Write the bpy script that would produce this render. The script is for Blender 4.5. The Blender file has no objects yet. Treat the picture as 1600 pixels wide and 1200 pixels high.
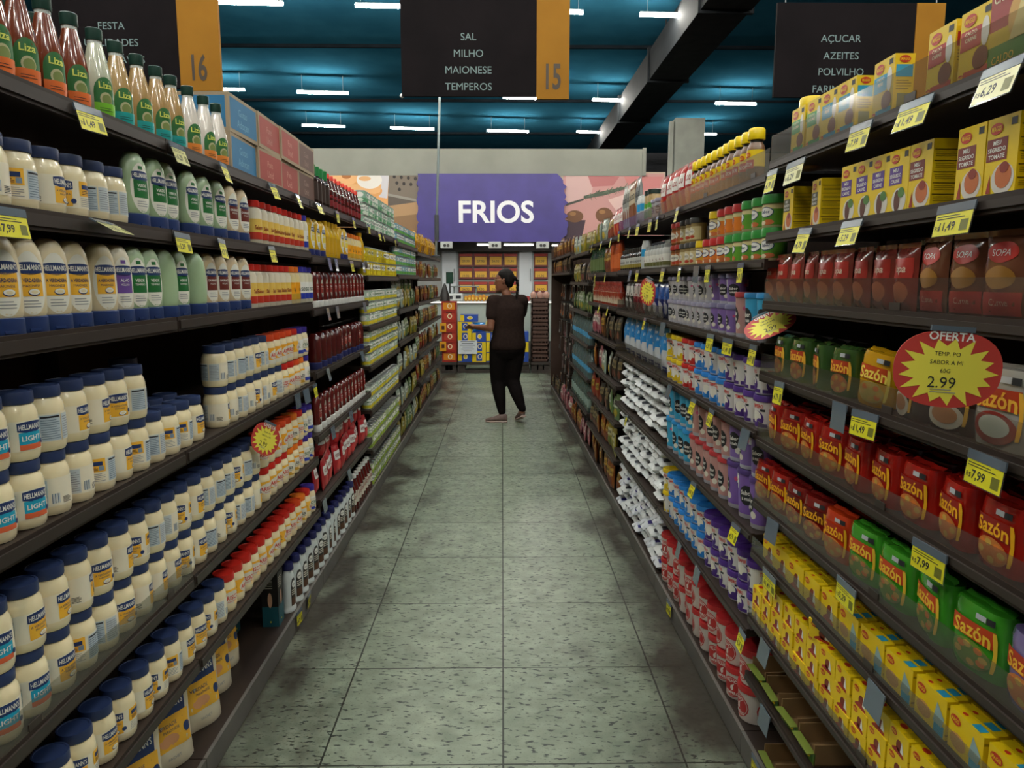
import bpy, bmesh, math, random
from mathutils import Vector, Matrix, Euler
SC = bpy.context.scene
C = SC.collection
RND = random.Random(11)
PI = math.pi
# ------------------------------------------------------------------ camera
EYE = Vector((0.0, 0.0, 1.57)); FPX = 1135.0
PITCH = math.atan(162 / FPX); YAW = math.atan(15 / FPX)
cam_d = bpy.data.cameras.new('camera'); cam = bpy.data.objects.new('camera', cam_d); C.objects.link(cam)
cam_d.sensor_width = 36; cam_d.lens = FPX * 36 / 1600; cam_d.clip_start = .02; cam_d.clip_end = 200
cam.location = EYE; cam.rotation_euler = (PI / 2 - PITCH, 0, -YAW)
SC.camera = cam
CAM_R = Euler((PI / 2 - PITCH, 0, -YAW)).to_matrix()
def ray(px, py):
    return CAM_R @ Vector(((px - 800) / FPX, -(py - 600) / FPX, -1))
def at_y(px, py, Y):            # the point of the pixel's sight line on the upright plane at distance Y
    d = ray(px, py); return EYE + d * (Y / d.y)
def at_z(px, py, z):            # the same on the level plane at height z
    d = ray(px, py); return EYE + d * ((z - EYE.z) / d.z)
# ------------------------------------------------------------------ world, exposure
w = bpy.data.worlds.new('world'); SC.world = w; w.use_nodes = True
w.node_tree.nodes['Background'].inputs[0].default_value = (.55, .6, .62, 1)
w.node_tree.nodes['Background'].inputs[1].default_value = .02
SC.view_settings.view_transform = 'Standard'; SC.view_settings.look = 'None'
SC.view_settings.exposure = 0.2; SC.view_settings.gamma = 1.0; SC.view_settings.use_curve_mapping = False
try:
    SC.cycles.use_denoising = True; SC.cycles.max_bounces = 6; SC.cycles.diffuse_bounces = 3; SC.cycles.glossy_bounces = 2
    SC.cycles.transparent_max_bounces = 10; SC.cycles.transmission_bounces = 3; SC.cycles.caustics_reflective = False
    SC.cycles.caustics_refractive = False; SC.cycles.sample_clamp_indirect = 4
except Exception: pass
LAMP_POWER = 185.0        # emission strength of the tubes
LAMP_COL = (1.0, .965, .86)
# ------------------------------------------------------------------ materials
_mats = {}
def lin(h):
    h = h.lstrip('#'); o = []
    for i in (0, 2, 4):
        c = int(h[i:i + 2], 16) / 255; o.append(c / 12.92 if c <= .04045 else ((c + .055) / 1.055) ** 2.4)
    return (o[0], o[1], o[2], 1)
def M(hexc, rough=.5, metal=0.0, coat=0.0, em=0.0, sss=0.0):
    k = (hexc, rough, metal, coat, em, sss)
    if k in _mats: return _mats[k]
    m = bpy.data.materials.new('mat_' + hexc.strip('#')); m.use_nodes = True
    b = m.node_tree.nodes['Principled BSDF']
    b.inputs['Base Color'].default_value = lin(hexc); b.inputs['Roughness'].default_value = rough; b.inputs['Metallic'].default_value = metal
    b.inputs['Coat Weight'].default_value = coat; b.inputs['Coat Roughness'].default_value = .05
    if em: b.inputs['Emission Color'].default_value = lin(hexc); b.inputs['Emission Strength'].default_value = em
    _mats[k] = m; return m
def noisy(name, c1, c2, scale, rough=.6, detail=4, stretch=(1, 1, 1), bump=0.0, lo=.35, hi=.65, metal=0, spec=.5, coat=0):
    m = bpy.data.materials.new(name); m.use_nodes = True; nt = m.node_tree; b = nt.nodes['Principled BSDF']
    tc = nt.nodes.new('ShaderNodeTexCoord'); mp = nt.nodes.new('ShaderNodeMapping'); mp.inputs['Scale'].default_value = stretch
    n = nt.nodes.new('ShaderNodeTexNoise'); n.inputs['Scale'].default_value = scale; n.inputs['Detail'].default_value = detail
    cr = nt.nodes.new('ShaderNodeValToRGB'); cr.color_ramp.elements[0].color = lin(c1); cr.color_ramp.elements[1].color = lin(c2)
    cr.color_ramp.elements[0].position = lo; cr.color_ramp.elements[1].position = hi
    L = nt.links.new
    L(tc.outputs['Object'], mp.inputs[0]); L(mp.outputs[0], n.inputs['Vector']); L(n.outputs['Fac'], cr.inputs[0]); L(cr.outputs[0], b.inputs['Base Color'])
    b.inputs['Roughness'].default_value = rough; b.inputs['Metallic'].default_value = metal; b.inputs['Specular IOR Level'].default_value = spec; b.inputs['Coat Weight'].default_value = coat; b.inputs['Coat Roughness'].default_value = .04
    if bump:
        bp = nt.nodes.new('ShaderNodeBump'); bp.inputs['Strength'].default_value = bump; bp.inputs['Distance'].default_value = .004
        L(n.outputs['Fac'], bp.inputs['Height']); L(bp.outputs[0], b.inputs['Normal'])
        if coat: L(bp.outputs[0], b.inputs['Coat Normal'])
    return m
def clear_plastic(name, tint, mix=.82, rough=.12, haze='#8a8880'):
    m = bpy.data.materials.new(name); m.use_nodes = True; nt = m.node_tree; L = nt.links.new
    out = nt.nodes['Material Output']; nt.nodes.remove(nt.nodes['Principled BSDF'])
    t = nt.nodes.new('ShaderNodeBsdfTransparent'); t.inputs[0].default_value = tint
    d = nt.nodes.new('ShaderNodeBsdfDiffuse'); d.inputs[0].default_value = lin(haze)
    g = nt.nodes.new('ShaderNodeBsdfGlossy'); g.inputs['Roughness'].default_value = rough; g.inputs[0].default_value = (.9, .9, .9, 1)
    lw0 = nt.nodes.new('ShaderNodeLayerWeight'); lw0.inputs[0].default_value = .5
    pw = nt.nodes.new('ShaderNodeMath'); pw.operation = 'POWER'; pw.inputs[1].default_value = 4; L(lw0.outputs['Facing'], pw.inputs[0])
    lw = nt.nodes.new('ShaderNodeMath'); lw.operation = 'MULTIPLY_ADD'; lw.inputs[1].default_value = .5; lw.inputs[2].default_value = .04; L(pw.outputs[0], lw.inputs[0])
    a = nt.nodes.new('ShaderNodeMixShader'); a.inputs[0].default_value = 1 - mix
    L(t.outputs[0], a.inputs[1]); L(d.outputs[0], a.inputs[2])
    b = nt.nodes.new('ShaderNodeMixShader'); L(lw.outputs[0], b.inputs[0]); L(a.outputs[0], b.inputs[1]); L(g.outputs[0], b.inputs[2])
    L(b.outputs[0], out.inputs[0]); return m
CLEAR = clear_plastic('clear_plastic', (.93, .95, .95, 1), .86)
RISER = clear_plastic('smoky_clear_plastic', (.86, .86, .84, 1), .91, haze='#6f675f')
# ------------------------------------------------------------------ text as outlines
_txt = {}
def text_geo(s, bold=.0, res=2):
    bold = min(bold, .022); k = (s, bold, res)
    if k in _txt: return _txt[k]
    cu = bpy.data.curves.new('t', 'FONT'); cu.body = s; cu.resolution_u = res; cu.offset = bold; cu.size = 1.0; cu.fill_mode = 'FRONT'
    o = bpy.data.objects.new('t', cu); C.objects.link(o)
    dg = bpy.context.evaluated_depsgraph_get()
    me = bpy.data.meshes.new_from_object(o.evaluated_get(dg), depsgraph=dg)
    v = [(p.co.x, p.co.y) for p in me.vertices]; f = [tuple(p.vertices) for p in me.polygons]
    bpy.data.objects.remove(o); bpy.data.curves.remove(cu); bpy.data.meshes.remove(me)
    if v:
        x0 = min(a for a, b in v); x1 = max(a for a, b in v); y0 = 0.0; y1 = .72
        v = [((a - (x0 + x1) / 2), (b - (y0 + y1) / 2)) for a, b in v]; wd = x1 - x0
        sc = 1 / (y1 - y0); v = [(a * sc, b * sc) for a, b in v]; wd *= sc
    else: wd = 1
    _txt[k] = (v, f, wd); return _txt[k]
class Art:
    """flat shapes in label coordinates (u across, v up), later laid on a surface"""
    def __init__(s): s.items = []
    def poly(s, m, pts, lay=1):
        s.items.append((m, lay, [tuple(p) for p in pts], [tuple(range(len(pts)))])); return s
    def rect(s, m, u0, v0, u1, v1, lay=1): return s.poly(m, [(u0, v0), (u1, v0), (u1, v1), (u0, v1)], lay)
    def ell(s, m, cu, cv, ru, rv, lay=1, n=18, a0=0.0, a1=2 * PI):
        return s.poly(m, [(cu + ru * math.cos(a0 + (a1 - a0) * i / n), cv + rv * math.sin(a0 + (a1 - a0) * i / n)) for i in range(n if a1 - a0 > 6.2 else n + 1)], lay)
    def txt(s, m, t, cu, cv, h, lay=3, wmax=None, bold=.0, rot=0.0, arc=0.0, res=2):
        if not t.strip(): return s
        v, f, wd = text_geo(t, bold, res); sx = h
        if wmax and wd * h > wmax: sx = wmax / wd
        c, n = math.cos(rot), math.sin(rot); out = []
        for a, b in v:
            x = a * sx; y = b * h + arc * x * x
            out.append((cu + x * c - y * n, cv + x * n + y * c))
        s.items.append((m, lay, out, f)); return s
    def lines(s, m, u0, v0, u1, v1, n, lay=2, thick=.45):
        dv = (v1 - v0) / n
        for i in range(n):
            e = u1 - (u1 - u0) * (.0 if i % 3 else .18); s.rect(m, u0, v1 - (i + .5 + thick / 2) * dv, e, v1 - (i + .5 - thick / 2) * dv, lay)
        return s
    def squeezed(s, k):
        a = Art(); a.items = [(m, l, [(u * k, v) for u, v in p], f) for m, l, p, f in s.items]; return a
    def star(s, m, cu, cv, ru, rv, n, inner=.72, lay=1, jit=.0):
        pts = []
        for i in range(2 * n):
            k = 1 if i % 2 == 0 else inner; k *= 1 + jit * math.sin(i * 2.3); a = PI * i / n
            pts.append((cu + ru * k * math.cos(a), cv + rv * k * math.sin(a)))
        for i in range(2 * n): s.poly(m, [(cu, cv), pts[i], pts[(i + 1) % (2 * n)]], lay)
        return s
class B:
    """collects shapes for ONE mesh"""
    def __init__(s): s.v = []; s.f = []; s.fm = []; s.mats = []
    def mi(s, m):
        if m not in s.mats: s.mats.append(m)
        return s.mats.index(m)
    def add(s, verts, faces, m):
        o = len(s.v); s.v += [tuple(p) for p in verts]; i = s.mi(m)
        for f in faces: s.f.append(tuple(o + k for k in f)); s.fm.append(i)
        return s
    def box(s, x0, y0, z0, x1, y1, z1, m, bev=0.0):
        if bev:
            e = bev; P = []
            for z, ins in ((z0, e), (z0 + e, 0), (z1 - e, 0), (z1, e)):
                for (a, b) in ((x0 + e, y0), (x1 - e, y0), (x1, y0 + e), (x1, y1 - e), (x1 - e, y1), (x0 + e, y1), (x0, y1 - e), (x0, y0 + e)):
                    P.append((min(max(a, x0 + ins), x1 - ins), min(max(b, y0 + ins), y1 - ins), z))
            F = [tuple(range(7, -1, -1)), tuple(range(24, 32))]
            for r in range(3):
                for k in range(8): F.append((r * 8 + k, r * 8 + (k + 1) % 8, r * 8 + 8 + (k + 1) % 8, r * 8 + 8 + k))
            return s.add(P, F, m)
        v = [(x0, y0, z0), (x1, y0, z0), (x1, y1, z0), (x0, y1, z0), (x0, y0, z1), (x1, y0, z1), (x1, y1, z1), (x0, y1, z1)]
        return s.add(v, [(3, 2, 1, 0), (4, 5, 6, 7), (0, 1, 5, 4), (1, 2, 6, 5), (2, 3, 7, 6), (3, 0, 4, 7)], m)
    def quad(s, a, b, c, d, m): return s.add([a, b, c, d], [(0, 1, 2, 3)], m)
    def lathe(s, prof, m, n=20, k=1.0, cx=0, cy=0, cz=0, sq=0.0):
        """prof = [(radius, z)], k = depth/width ratio, sq > 0 squares the section"""
        V = []; F = []
        for r, z in prof:
            for i in range(n):
                a = 2 * PI * (i + .5) / n; ca, sa = math.cos(a), math.sin(a)
                if sq: p = 1 - sq * .5; ca = math.copysign(abs(ca) ** p, ca); sa = math.copysign(abs(sa) ** p, sa)
                V.append((cx + r * ca, cy + r * k * sa, cz + z))
        q = len(prof)
        for j in range(q - 1):
            for i in range(n): F.append((j * n + i, j * n + (i + 1) % n, (j + 1) * n + (i + 1) % n, (j + 1) * n + i))
        F.append(tuple(range(n - 1, -1, -1))); F.append(tuple((q - 1) * n + i for i in range(n)))
        return s.add(V, F, m)
    def tube(s, pts, r, m, n=8, caps=True):
        pts = [Vector(p) for p in pts]; V = []; F = []; rr = r if isinstance(r, (list, tuple)) else [r] * len(pts)
        up = Vector((0, 0, 1))
        for i, p in enumerate(pts):
            t = (pts[min(i + 1, len(pts) - 1)] - pts[max(i - 1, 0)]).normalized()
            a = t.cross(up if abs(t.z) < .95 else Vector((1, 0, 0))).normalized(); b = t.cross(a)
            for j in range(n):
                an = 2 * PI * j / n; V.append(p + (a * math.cos(an) + b * math.sin(an)) * rr[i])
        for i in range(len(pts) - 1):
            for j in range(n): F.append((i * n + j, i * n + (j + 1) % n, (i + 1) * n + (j + 1) % n, (i + 1) * n + j))
        if caps: F.append(tuple(range(n))[::-1]); F.append(tuple((len(pts) - 1) * n + j for j in range(n)))
        return s.add(V, F, m)
    def grid(s, fn, nu, nv, m, closed=False):
        V = [fn(i / nu, j / nv) for j in range(nv + 1) for i in range(nu + 1)]
        F = [(j * (nu + 1) + i, j * (nu + 1) + i + 1, (j + 1) * (nu + 1) + i + 1, (j + 1) * (nu + 1) + i) for j in range(nv) for i in range(nu)]
        return s.add(V, F, m)
    def art(s, art, wrap, du=None, dv=None, lift=.0004):
        for (m, lay, pts, faces) in art.items:
            if du or dv:
                bm = bmesh.new(); vs = [bm.verts.new((p[0], p[1], 0)) for p in pts]
                for f in faces:
                    try: bm.faces.new([vs[k] for k in f])
                    except ValueError: pass
                for axis, st in ((0, du), (1, dv)):
                    if not st: continue
                    lo = min(p[axis] for p in pts); hi = max(p[axis] for p in pts); q = math.floor(lo / st) + 1
                    while q * st < hi - 1e-6:
                        co = [0, 0, 0]; co[axis] = q * st; no = [0, 0, 0]; no[axis] = 1
                        bmesh.ops.bisect_plane(bm, geom=bm.verts[:] + bm.edges[:] + bm.faces[:], plane_co=co, plane_no=no); q += 1
                bm.verts.index_update()
                P = [(v.co.x, v.co.y) for v in bm.verts]; F = [tuple(v.index for v in f.verts) for f in bm.faces]; bm.free()
            else: P, F = pts, faces
            s.add([wrap(u, v, lay * lift) for u, v in P], F, m)
        return s
    def mesh(s, name, smooth=True, ang=.7):
        me = bpy.data.meshes.new(name); me.from_pydata(s.v, [], s.f)
        for m in s.mats: me.materials.append(m)
        me.polygons.foreach_set('material_index', s.fm)
        if smooth:
            me.polygons.foreach_set('use_smooth', [True] * len(s.f))
            bm = bmesh.new(); bm.from_mesh(me); bmesh.ops.remove_doubles(bm, verts=bm.verts, dist=1e-6)
            for e in bm.edges:
                if len(e.link_faces) == 2 and e.calc_face_angle(0) > ang: e.smooth = False
            bm.to_mesh(me); bm.free()
        me.update(); return me
def on_lathe(prof, k=1.0, ang0=0.0, rref=None):
    """lay a label on a turned body: u runs round it (0 = the front, facing local -Y), v is the height"""
    P = sorted(prof, key=lambda p: p[1])
    def rad(v):
        for (r0, z0), (r1, z1) in zip(P, P[1:]):
            if z0 <= v <= z1 and z1 > z0: return r0 + (r1 - r0) * (v - z0) / (z1 - z0)
        return P[0][0] if v < P[0][1] else P[-1][0]
    rr = rref or max(r for r, z in P)
    def f(u, v, l):
        a = u / rr + ang0; r = rad(v) + l; return (r * math.sin(a), -(r - l) * k * math.cos(a) - l * math.cos(a), v)
    return f
def on_front(y, x=0, z=0): return lambda u, v, l: (x + u, y - l, z + v)
def on_back(y): return lambda u, v, l: (-u, y + l, v)
def on_right(x): return lambda u, v, l: (x + l, u, v)        # normal +X; u runs along +Y
def on_left(x): return lambda u, v, l: (x - l, -u, v)        # normal -X
def on_top(z): return lambda u, v, l: (u, v, z + l)
# ------------------------------------------------------------------ objects
def obj(name, b, parent=None, link=True, loc=None, smooth=True):
    o = bpy.data.objects.new(name, b.mesh(name, smooth) if isinstance(b, B) else b)
    if parent is not None: o.parent = parent
    if loc is not None: o.location = loc
    if link: C.objects.link(o)
    return o
def empty(name, loc=(0, 0, 0), rz=0.0):
    o = bpy.data.objects.new(name, None); o.empty_display_size = .05; o.location = loc; o.rotation_euler = (0, 0, rz); C.objects.link(o); return o
def tag(o, label, cat, group=None):
    o['label'] = label; o['category'] = cat
    if group: o['group'] = group
    return o
def struct(o): o['kind'] = 'structure'; return o
_ones = 'zeroth first second third fourth fifth sixth seventh eighth ninth tenth eleventh twelfth thirteenth fourteenth fifteenth sixteenth seventeenth eighteenth nineteenth'.split()
_tens = {2: 'twenty', 3: 'thirty', 4: 'forty', 5: 'fifty', 6: 'sixty', 7: 'seventy', 8: 'eighty', 9: 'ninety'}
def nth(n):
    if n < 20: return _ones[n]
    if n % 10 == 0: return _tens[n // 10][:-1] + 'ieth'
    return _tens[n // 10] + '-' + _ones[n % 10]
class Pr:
    """a kind of goods: an unlinked root mesh and its part meshes, copied for every piece on the shelves"""
    def __init__(s, name, cat, desc, group, w, h, d, parts, spin=None):
        s.name, s.cat, s.desc, s.group, s.w, s.h, s.d, s.spin = name, cat, desc, group, w, h, d, spin
        s.root = obj(name, parts[0][1], link=False)
        s.kids = []
        for p in parts[1:]:
            k = obj(p[0], p[1], link=False)
            if len(p) > 2: k['label'] = p[2]
            s.kids.append(k)
    def alias(s, desc):
        c = object.__new__(Pr); c.__dict__.update(s.__dict__); c.desc = desc; return c
_count = {}
def put(p, loc, rz, where, tilt=(0, 0), scale=1.0, parts=True, label=None):
    r = p.root.copy(); r.location = loc
    r.rotation_euler = (tilt[0], tilt[1], rz); r.scale = (scale,) * 3 if not isinstance(scale, tuple) else scale
    C.objects.link(r)
    if parts:
        for k in p.kids: c = k.copy(); c.parent = r; C.objects.link(c)
    key = (p.desc, where); n = _count[key] = _count.get(key, 0) + 1
    tag(r, label or f'{p.desc}, {nth(n)} from near end, {where}', p.cat, p.group)
    return r
XL = -.93
def XR(Y): return .82 - .0125 * Y
RZL = PI / 2; RZR = -PI / 2 + .0125
def sp(side, s, dep, z):
    return Vector((XL - dep, s, z)) if side == 'L' else Vector((XR(s) + dep, s, z))
def S(side, px, z=1.57, dep=.04):
    """distance along the aisle at which a thing standing dep behind a shelf's edge shows at this column"""
    lo, hi = .45, 16.0
    for _ in range(34):
        Y = (lo + hi) / 2; v = CAM_R.transposed() @ (sp(side, Y, dep, z) - EYE); x = 800 + FPX * v.x / max(-v.z, .01)
        if (abs(x - 785) > abs(px - 785)) or -v.z < .05: lo = Y
        else: hi = Y
    return Y
def row(side, seq, s0, z, where, gap=.005, dep=None, s1=None, tiers=('',), jit=.002, spin=None, parts=True, until=None, th=None):
    """stand a row of goods along a shelf edge from s0 away from the camera; seq = [(kind, how many)]"""
    s = s0
    for p, n in seq:
        i = 0
        while (n and i < n) or (not n and s + p.w / 2 < s1):
            s += p.w / 2; h = 0
            for t in tiers:
                q = sp(side, s + RND.uniform(-jit, jit) * .3, (dep if dep is not None else .012 + p.d / 2) + RND.uniform(0, jit * 2), z + h)
                r = RZL if side == 'L' else RZR
                soft = p.name in ('food_sachet', 'seasoning_sachet', 'snack_bag', 'ketchup_sachet'); r += RND.uniform(-.06, .06) * (4 if soft else 1)
                if p.name in ('seasoning_sachet_pack', 'soup_sachet'): r += RND.uniform(-.08, .08)
                if soft: q = q + Vector((0, 0, RND.uniform(0, .012))); q = sp(side, q.y, (dep if dep is not None else .012 + p.d / 2) + RND.uniform(0, .03), q.z)
                ps = spin if spin is not None else p.spin
                if ps: r += RND.choice(ps) + RND.uniform(-.2, .2)
                if not (t == 'upper' and until and s > until): put(p, q, r, (t + ' tier, ' if t else '') + where, (RND.uniform(-.10, .06), RND.uniform(-.08, .08)) if soft else (0, 0), parts=parts)
                h += (th or p.h)
            s += p.w / 2 + gap; i += 1
    return s
# ------------------------------------------------------------------ the hall
def floor_mat():
    m = bpy.data.materials.new('granite_tiles'); m.use_nodes = True; nt = m.node_tree; b = nt.nodes['Principled BSDF']; L = nt.links.new; N = nt.nodes.new
    tc = N('ShaderNodeTexCoord')
    def noise(scale, det, st, rot=0.0):
        mp = N('ShaderNodeMapping'); mp.inputs['Scale'].default_value = st; mp.inputs['Rotation'].default_value = (0, 0, rot); L(tc.outputs['Object'], mp.inputs[0])
        n = N('ShaderNodeTexNoise'); n.inputs['Scale'].default_value = scale; n.inputs['Detail'].default_value = det; L(mp.outputs[0], n.inputs['Vector']); return n.outputs['Fac']
    def ramp(x, p0, p1, c0, c1):
        r = N('ShaderNodeValToRGB'); r.color_ramp.elements[0].position = p0; r.color_ramp.elements[1].position = p1
        r.color_ramp.elements[0].color = c0; r.color_ramp.elements[1].color = c1; L(x, r.inputs[0]); return r.outputs[0]
    def mix(f, a, bb, mode='MIX'):
        x = N('ShaderNodeMix'); x.data_type = 'RGBA'; x.blend_type = mode
        if isinstance(f, float): x.inputs[0].default_value = f
        else: L(f, x.inputs[0])
        for s_, i in ((a, 6), (bb, 7)):
            if isinstance(s_, tuple): x.inputs[i].default_value = s_
            else: L(s_, x.inputs[i])
        return x.outputs[2]
    W = (1, 1, 1, 1); K = (0, 0, 0, 1)
    base = ramp(noise(9, 6, (1, 1.4, 1)), .3, .7, lin('#798371'), lin('#9ba38f'))
    fleck = ramp(noise(30, 5, (1, 2.3, 1), .55), .575, .63, K, W)
    fine = ramp(noise(120, 3, (1, 1.8, 1), .7), .6, .68, K, W)
    c = mix(fine, base, lin('#6d7566')); c = mix(fleck, c, lin('#363d37'))
    br = N('ShaderNodeTexBrick'); br.offset = 0; br.inputs['Scale'].default_value = 1; br.inputs['Mortar Size'].default_value = .004; br.inputs['Mortar Smooth'].default_value = .3
    br.inputs['Brick Width'].default_value = .6; br.inputs['Row Height'].default_value = .6; br.inputs['Color1'].default_value = (1, 1, 1, 1); br.inputs['Color2'].default_value = (.84, .86, .83, 1); br.inputs['Mortar'].default_value = (.10, .10, .09, 1)
    mp = N('ShaderNodeMapping'); mp.inputs['Location'].default_value = (12.0, -2.78 + 12.0, 0); L(tc.outputs['Object'], mp.inputs[0]); L(mp.outputs[0], br.inputs['Vector'])
    c = mix(1.0, c, br.outputs['Color'], 'MULTIPLY')
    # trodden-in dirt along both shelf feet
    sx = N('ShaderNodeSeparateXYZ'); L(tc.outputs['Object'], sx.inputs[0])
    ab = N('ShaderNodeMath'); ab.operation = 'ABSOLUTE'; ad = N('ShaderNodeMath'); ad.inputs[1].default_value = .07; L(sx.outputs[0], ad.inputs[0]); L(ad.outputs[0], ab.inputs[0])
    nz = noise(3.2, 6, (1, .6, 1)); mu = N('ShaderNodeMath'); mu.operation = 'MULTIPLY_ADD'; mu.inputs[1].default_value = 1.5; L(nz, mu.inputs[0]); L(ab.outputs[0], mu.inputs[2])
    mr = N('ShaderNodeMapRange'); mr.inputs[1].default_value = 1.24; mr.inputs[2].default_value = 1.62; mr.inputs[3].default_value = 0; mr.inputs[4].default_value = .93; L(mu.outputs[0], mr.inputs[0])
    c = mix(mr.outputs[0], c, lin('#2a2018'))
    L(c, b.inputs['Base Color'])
    rr = ramp(noise(30, 3, (1, 1, 1)), .3, .7, (.28, .28, .28, 1), (.5, .5, .5, 1)); L(rr, b.inputs['Roughness'])
    bp = N('ShaderNodeBump'); bp.inputs['Strength'].default_value = .25; bp.inputs['Distance'].default_value = .003; L(br.outputs['Fac'], bp.inputs['Height']); bp.invert = True
    L(bp.outputs[0], b.inputs['Normal']); return m
X0, X1, Y0, Y1, ZC = -13, 13, -8, 30, 6.62
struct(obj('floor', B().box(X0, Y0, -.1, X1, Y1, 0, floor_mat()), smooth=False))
CEIL = noisy('dark_teal_ceiling_paint', '#265a72', '#2c627a', 1.6, .9, spec=0)
struct(obj('ceiling', B().box(X0, Y0, ZC, X1, Y1, ZC + .1, CEIL), smooth=False))
DW = noisy('dark_wall_paint', '#393a40', '#44454a', 1.2, .8)
struct(obj('wall_left', B().box(X0 - .1, Y0, 0, X0, Y1, ZC, DW), smooth=False))
struct(obj('wall_right', B().box(X1, Y0, 0, X1 + .1, Y1, ZC, DW), smooth=False))
struct(obj('wall_back', B().box(X0, Y1, 0, X1, Y1 + .1, ZC, DW), smooth=False))
struct(obj('wall_front', B().box(X0, Y0 - .1, 0, X1, Y0, ZC, DW), smooth=False))
# steel beams under the ceiling, and a pale column past the deli counter
BEAM = noisy('dark_grey_painted_steel', '#14191d', '#1a1f24', 3, .9, spec=0)
for i, yy in enumerate((11.2, 16.6, 21.4, 26.0)):
    o = struct(obj('trim_%d' % (i + 1), B().box(X0, yy, ZC - .07, X1, yy + .06, ZC, BEAM), smooth=False))
COL = noisy('pale_column_paint', '#8d8f86', '#a0a298', 2, .7)
a = at_y(1056, 184, 17.0); b2 = at_y(1102, 184, 17.0)
b_ = B().box(a.x, 17.0, 0, b2.x, 17.7, a.z, COL).box(a.x - .1, 17.1, 0, a.x - .02, 17.2, a.z - .05, COL)
o = obj('column', b_, smooth=False); struct(o)
# dark duct running along the ceiling, right of the aisle
DUCT = noisy('dark_duct_sheet', '#1b1e21', '#232629', 4, .8, spec=.1)
o = obj('air_duct', B().box(3.1, 8, 5.75, 3.9, 29.8, 6.35, DUCT).box(3.06, 12, 5.7, 3.94, 12.08, 6.4, DUCT).box(3.06, 16, 5.7, 3.94, 16.08, 6.4, DUCT).box(3.06, 20, 5.7, 3.94, 20.08, 6.4, DUCT), smooth=False)
tag(o, 'dark square ventilation duct under the ceiling, above the seasoning aisle', 'duct')
for k, yy in enumerate((9, 15, 21, 27)):
    obj('hanger_strap', B().box(3.2, yy, 6.35, 3.23, yy + .03, ZC, DUCT).box(3.77, yy, 6.35, 3.8, yy + .03, ZC, DUCT), parent=o, smooth=False)
# ------------------------------------------------------------------ ceiling lamps
def tube_mat():
    m = bpy.data.materials.new('lit_tube'); m.use_nodes = True; nt = m.node_tree; nt.nodes.remove(nt.nodes['Principled BSDF'])
    e = nt.nodes.new('ShaderNodeEmission'); e.inputs[0].default_value = (*LAMP_COL, 1); e.inputs[1].default_value = LAMP_POWER
    nt.links.new(e.outputs[0], nt.nodes['Material Output'].inputs[0]); return m
TUBE = tube_mat(); HOUS = M('#b9bdbd', .4)
ZL = 6.2
def lamp(p, q, label):
    mid = (p + q) / 2; d = q - p; ln = d.length
    o = empty('ceiling_lamp', mid, math.atan2(d.y, d.x)); tag(o, label, 'lamp', 'tube lamps under the ceiling')
    obj('tube', B().lathe([(.028, -ln / 2), (.028, ln / 2)], TUBE, n=8), o).rotation_euler = (0, PI / 2, 0)
    h = B().box(-ln / 2, -.03, .035, ln / 2, .03, .05, HOUS)
    obj('housing', h, o, smooth=False)
    obj('wire', B().box(-ln * .4 - .004, -.004, .05, -ln * .4 + .004, .004, ZC - ZL, HOUS).box(ln * .4 - .004, -.004, .05, ln * .4 + .004, .004, ZC - ZL, HOUS), o, smooth=False)
L_ROWS = [('front', [(335, 4, 442, 6), (555, 9, 640, 11), (838, 17, 911, 20), (1000, 23, 1113, 26)]),
          ('middle', [(310, 140, 382, 140.5), (464, 144, 544, 146), (786, 152.5, 865, 154), (926, 156, 1003, 158), (1118, 161.5, 1181, 163)]),
          ('rear', [(472, 196, 539, 198), (610, 200, 678, 202), (761, 204, 826, 206), (901, 206, 966, 208), (1060, 209, 1119, 210)])]
for rn, ls in L_ROWS:
    for i, (xa, ya, xb, yb) in enumerate(ls):
        lamp(at_z(xa, ya, ZL), at_z(xb, yb, ZL), f'lit white tube lamp, {nth(i + 1)} from the left in the {rn} row of ceiling lamps')
for j, yy in enumerate((9.4, 6.2, 3.0, -.2, -3.4)):  # unseen rows, added overhead to brighten the floor and the shelf fronts
    for i, xx in enumerate((-4.7, -2.3, .0, 2.3, 4.8)):
        lamp(Vector((xx - .6, yy, ZL)), Vector((xx + .6, yy, ZL)), f'lit white tube lamp, {nth(i + 1)} of five in the {nth(j + 1)} added overhead row out of frame')
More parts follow.
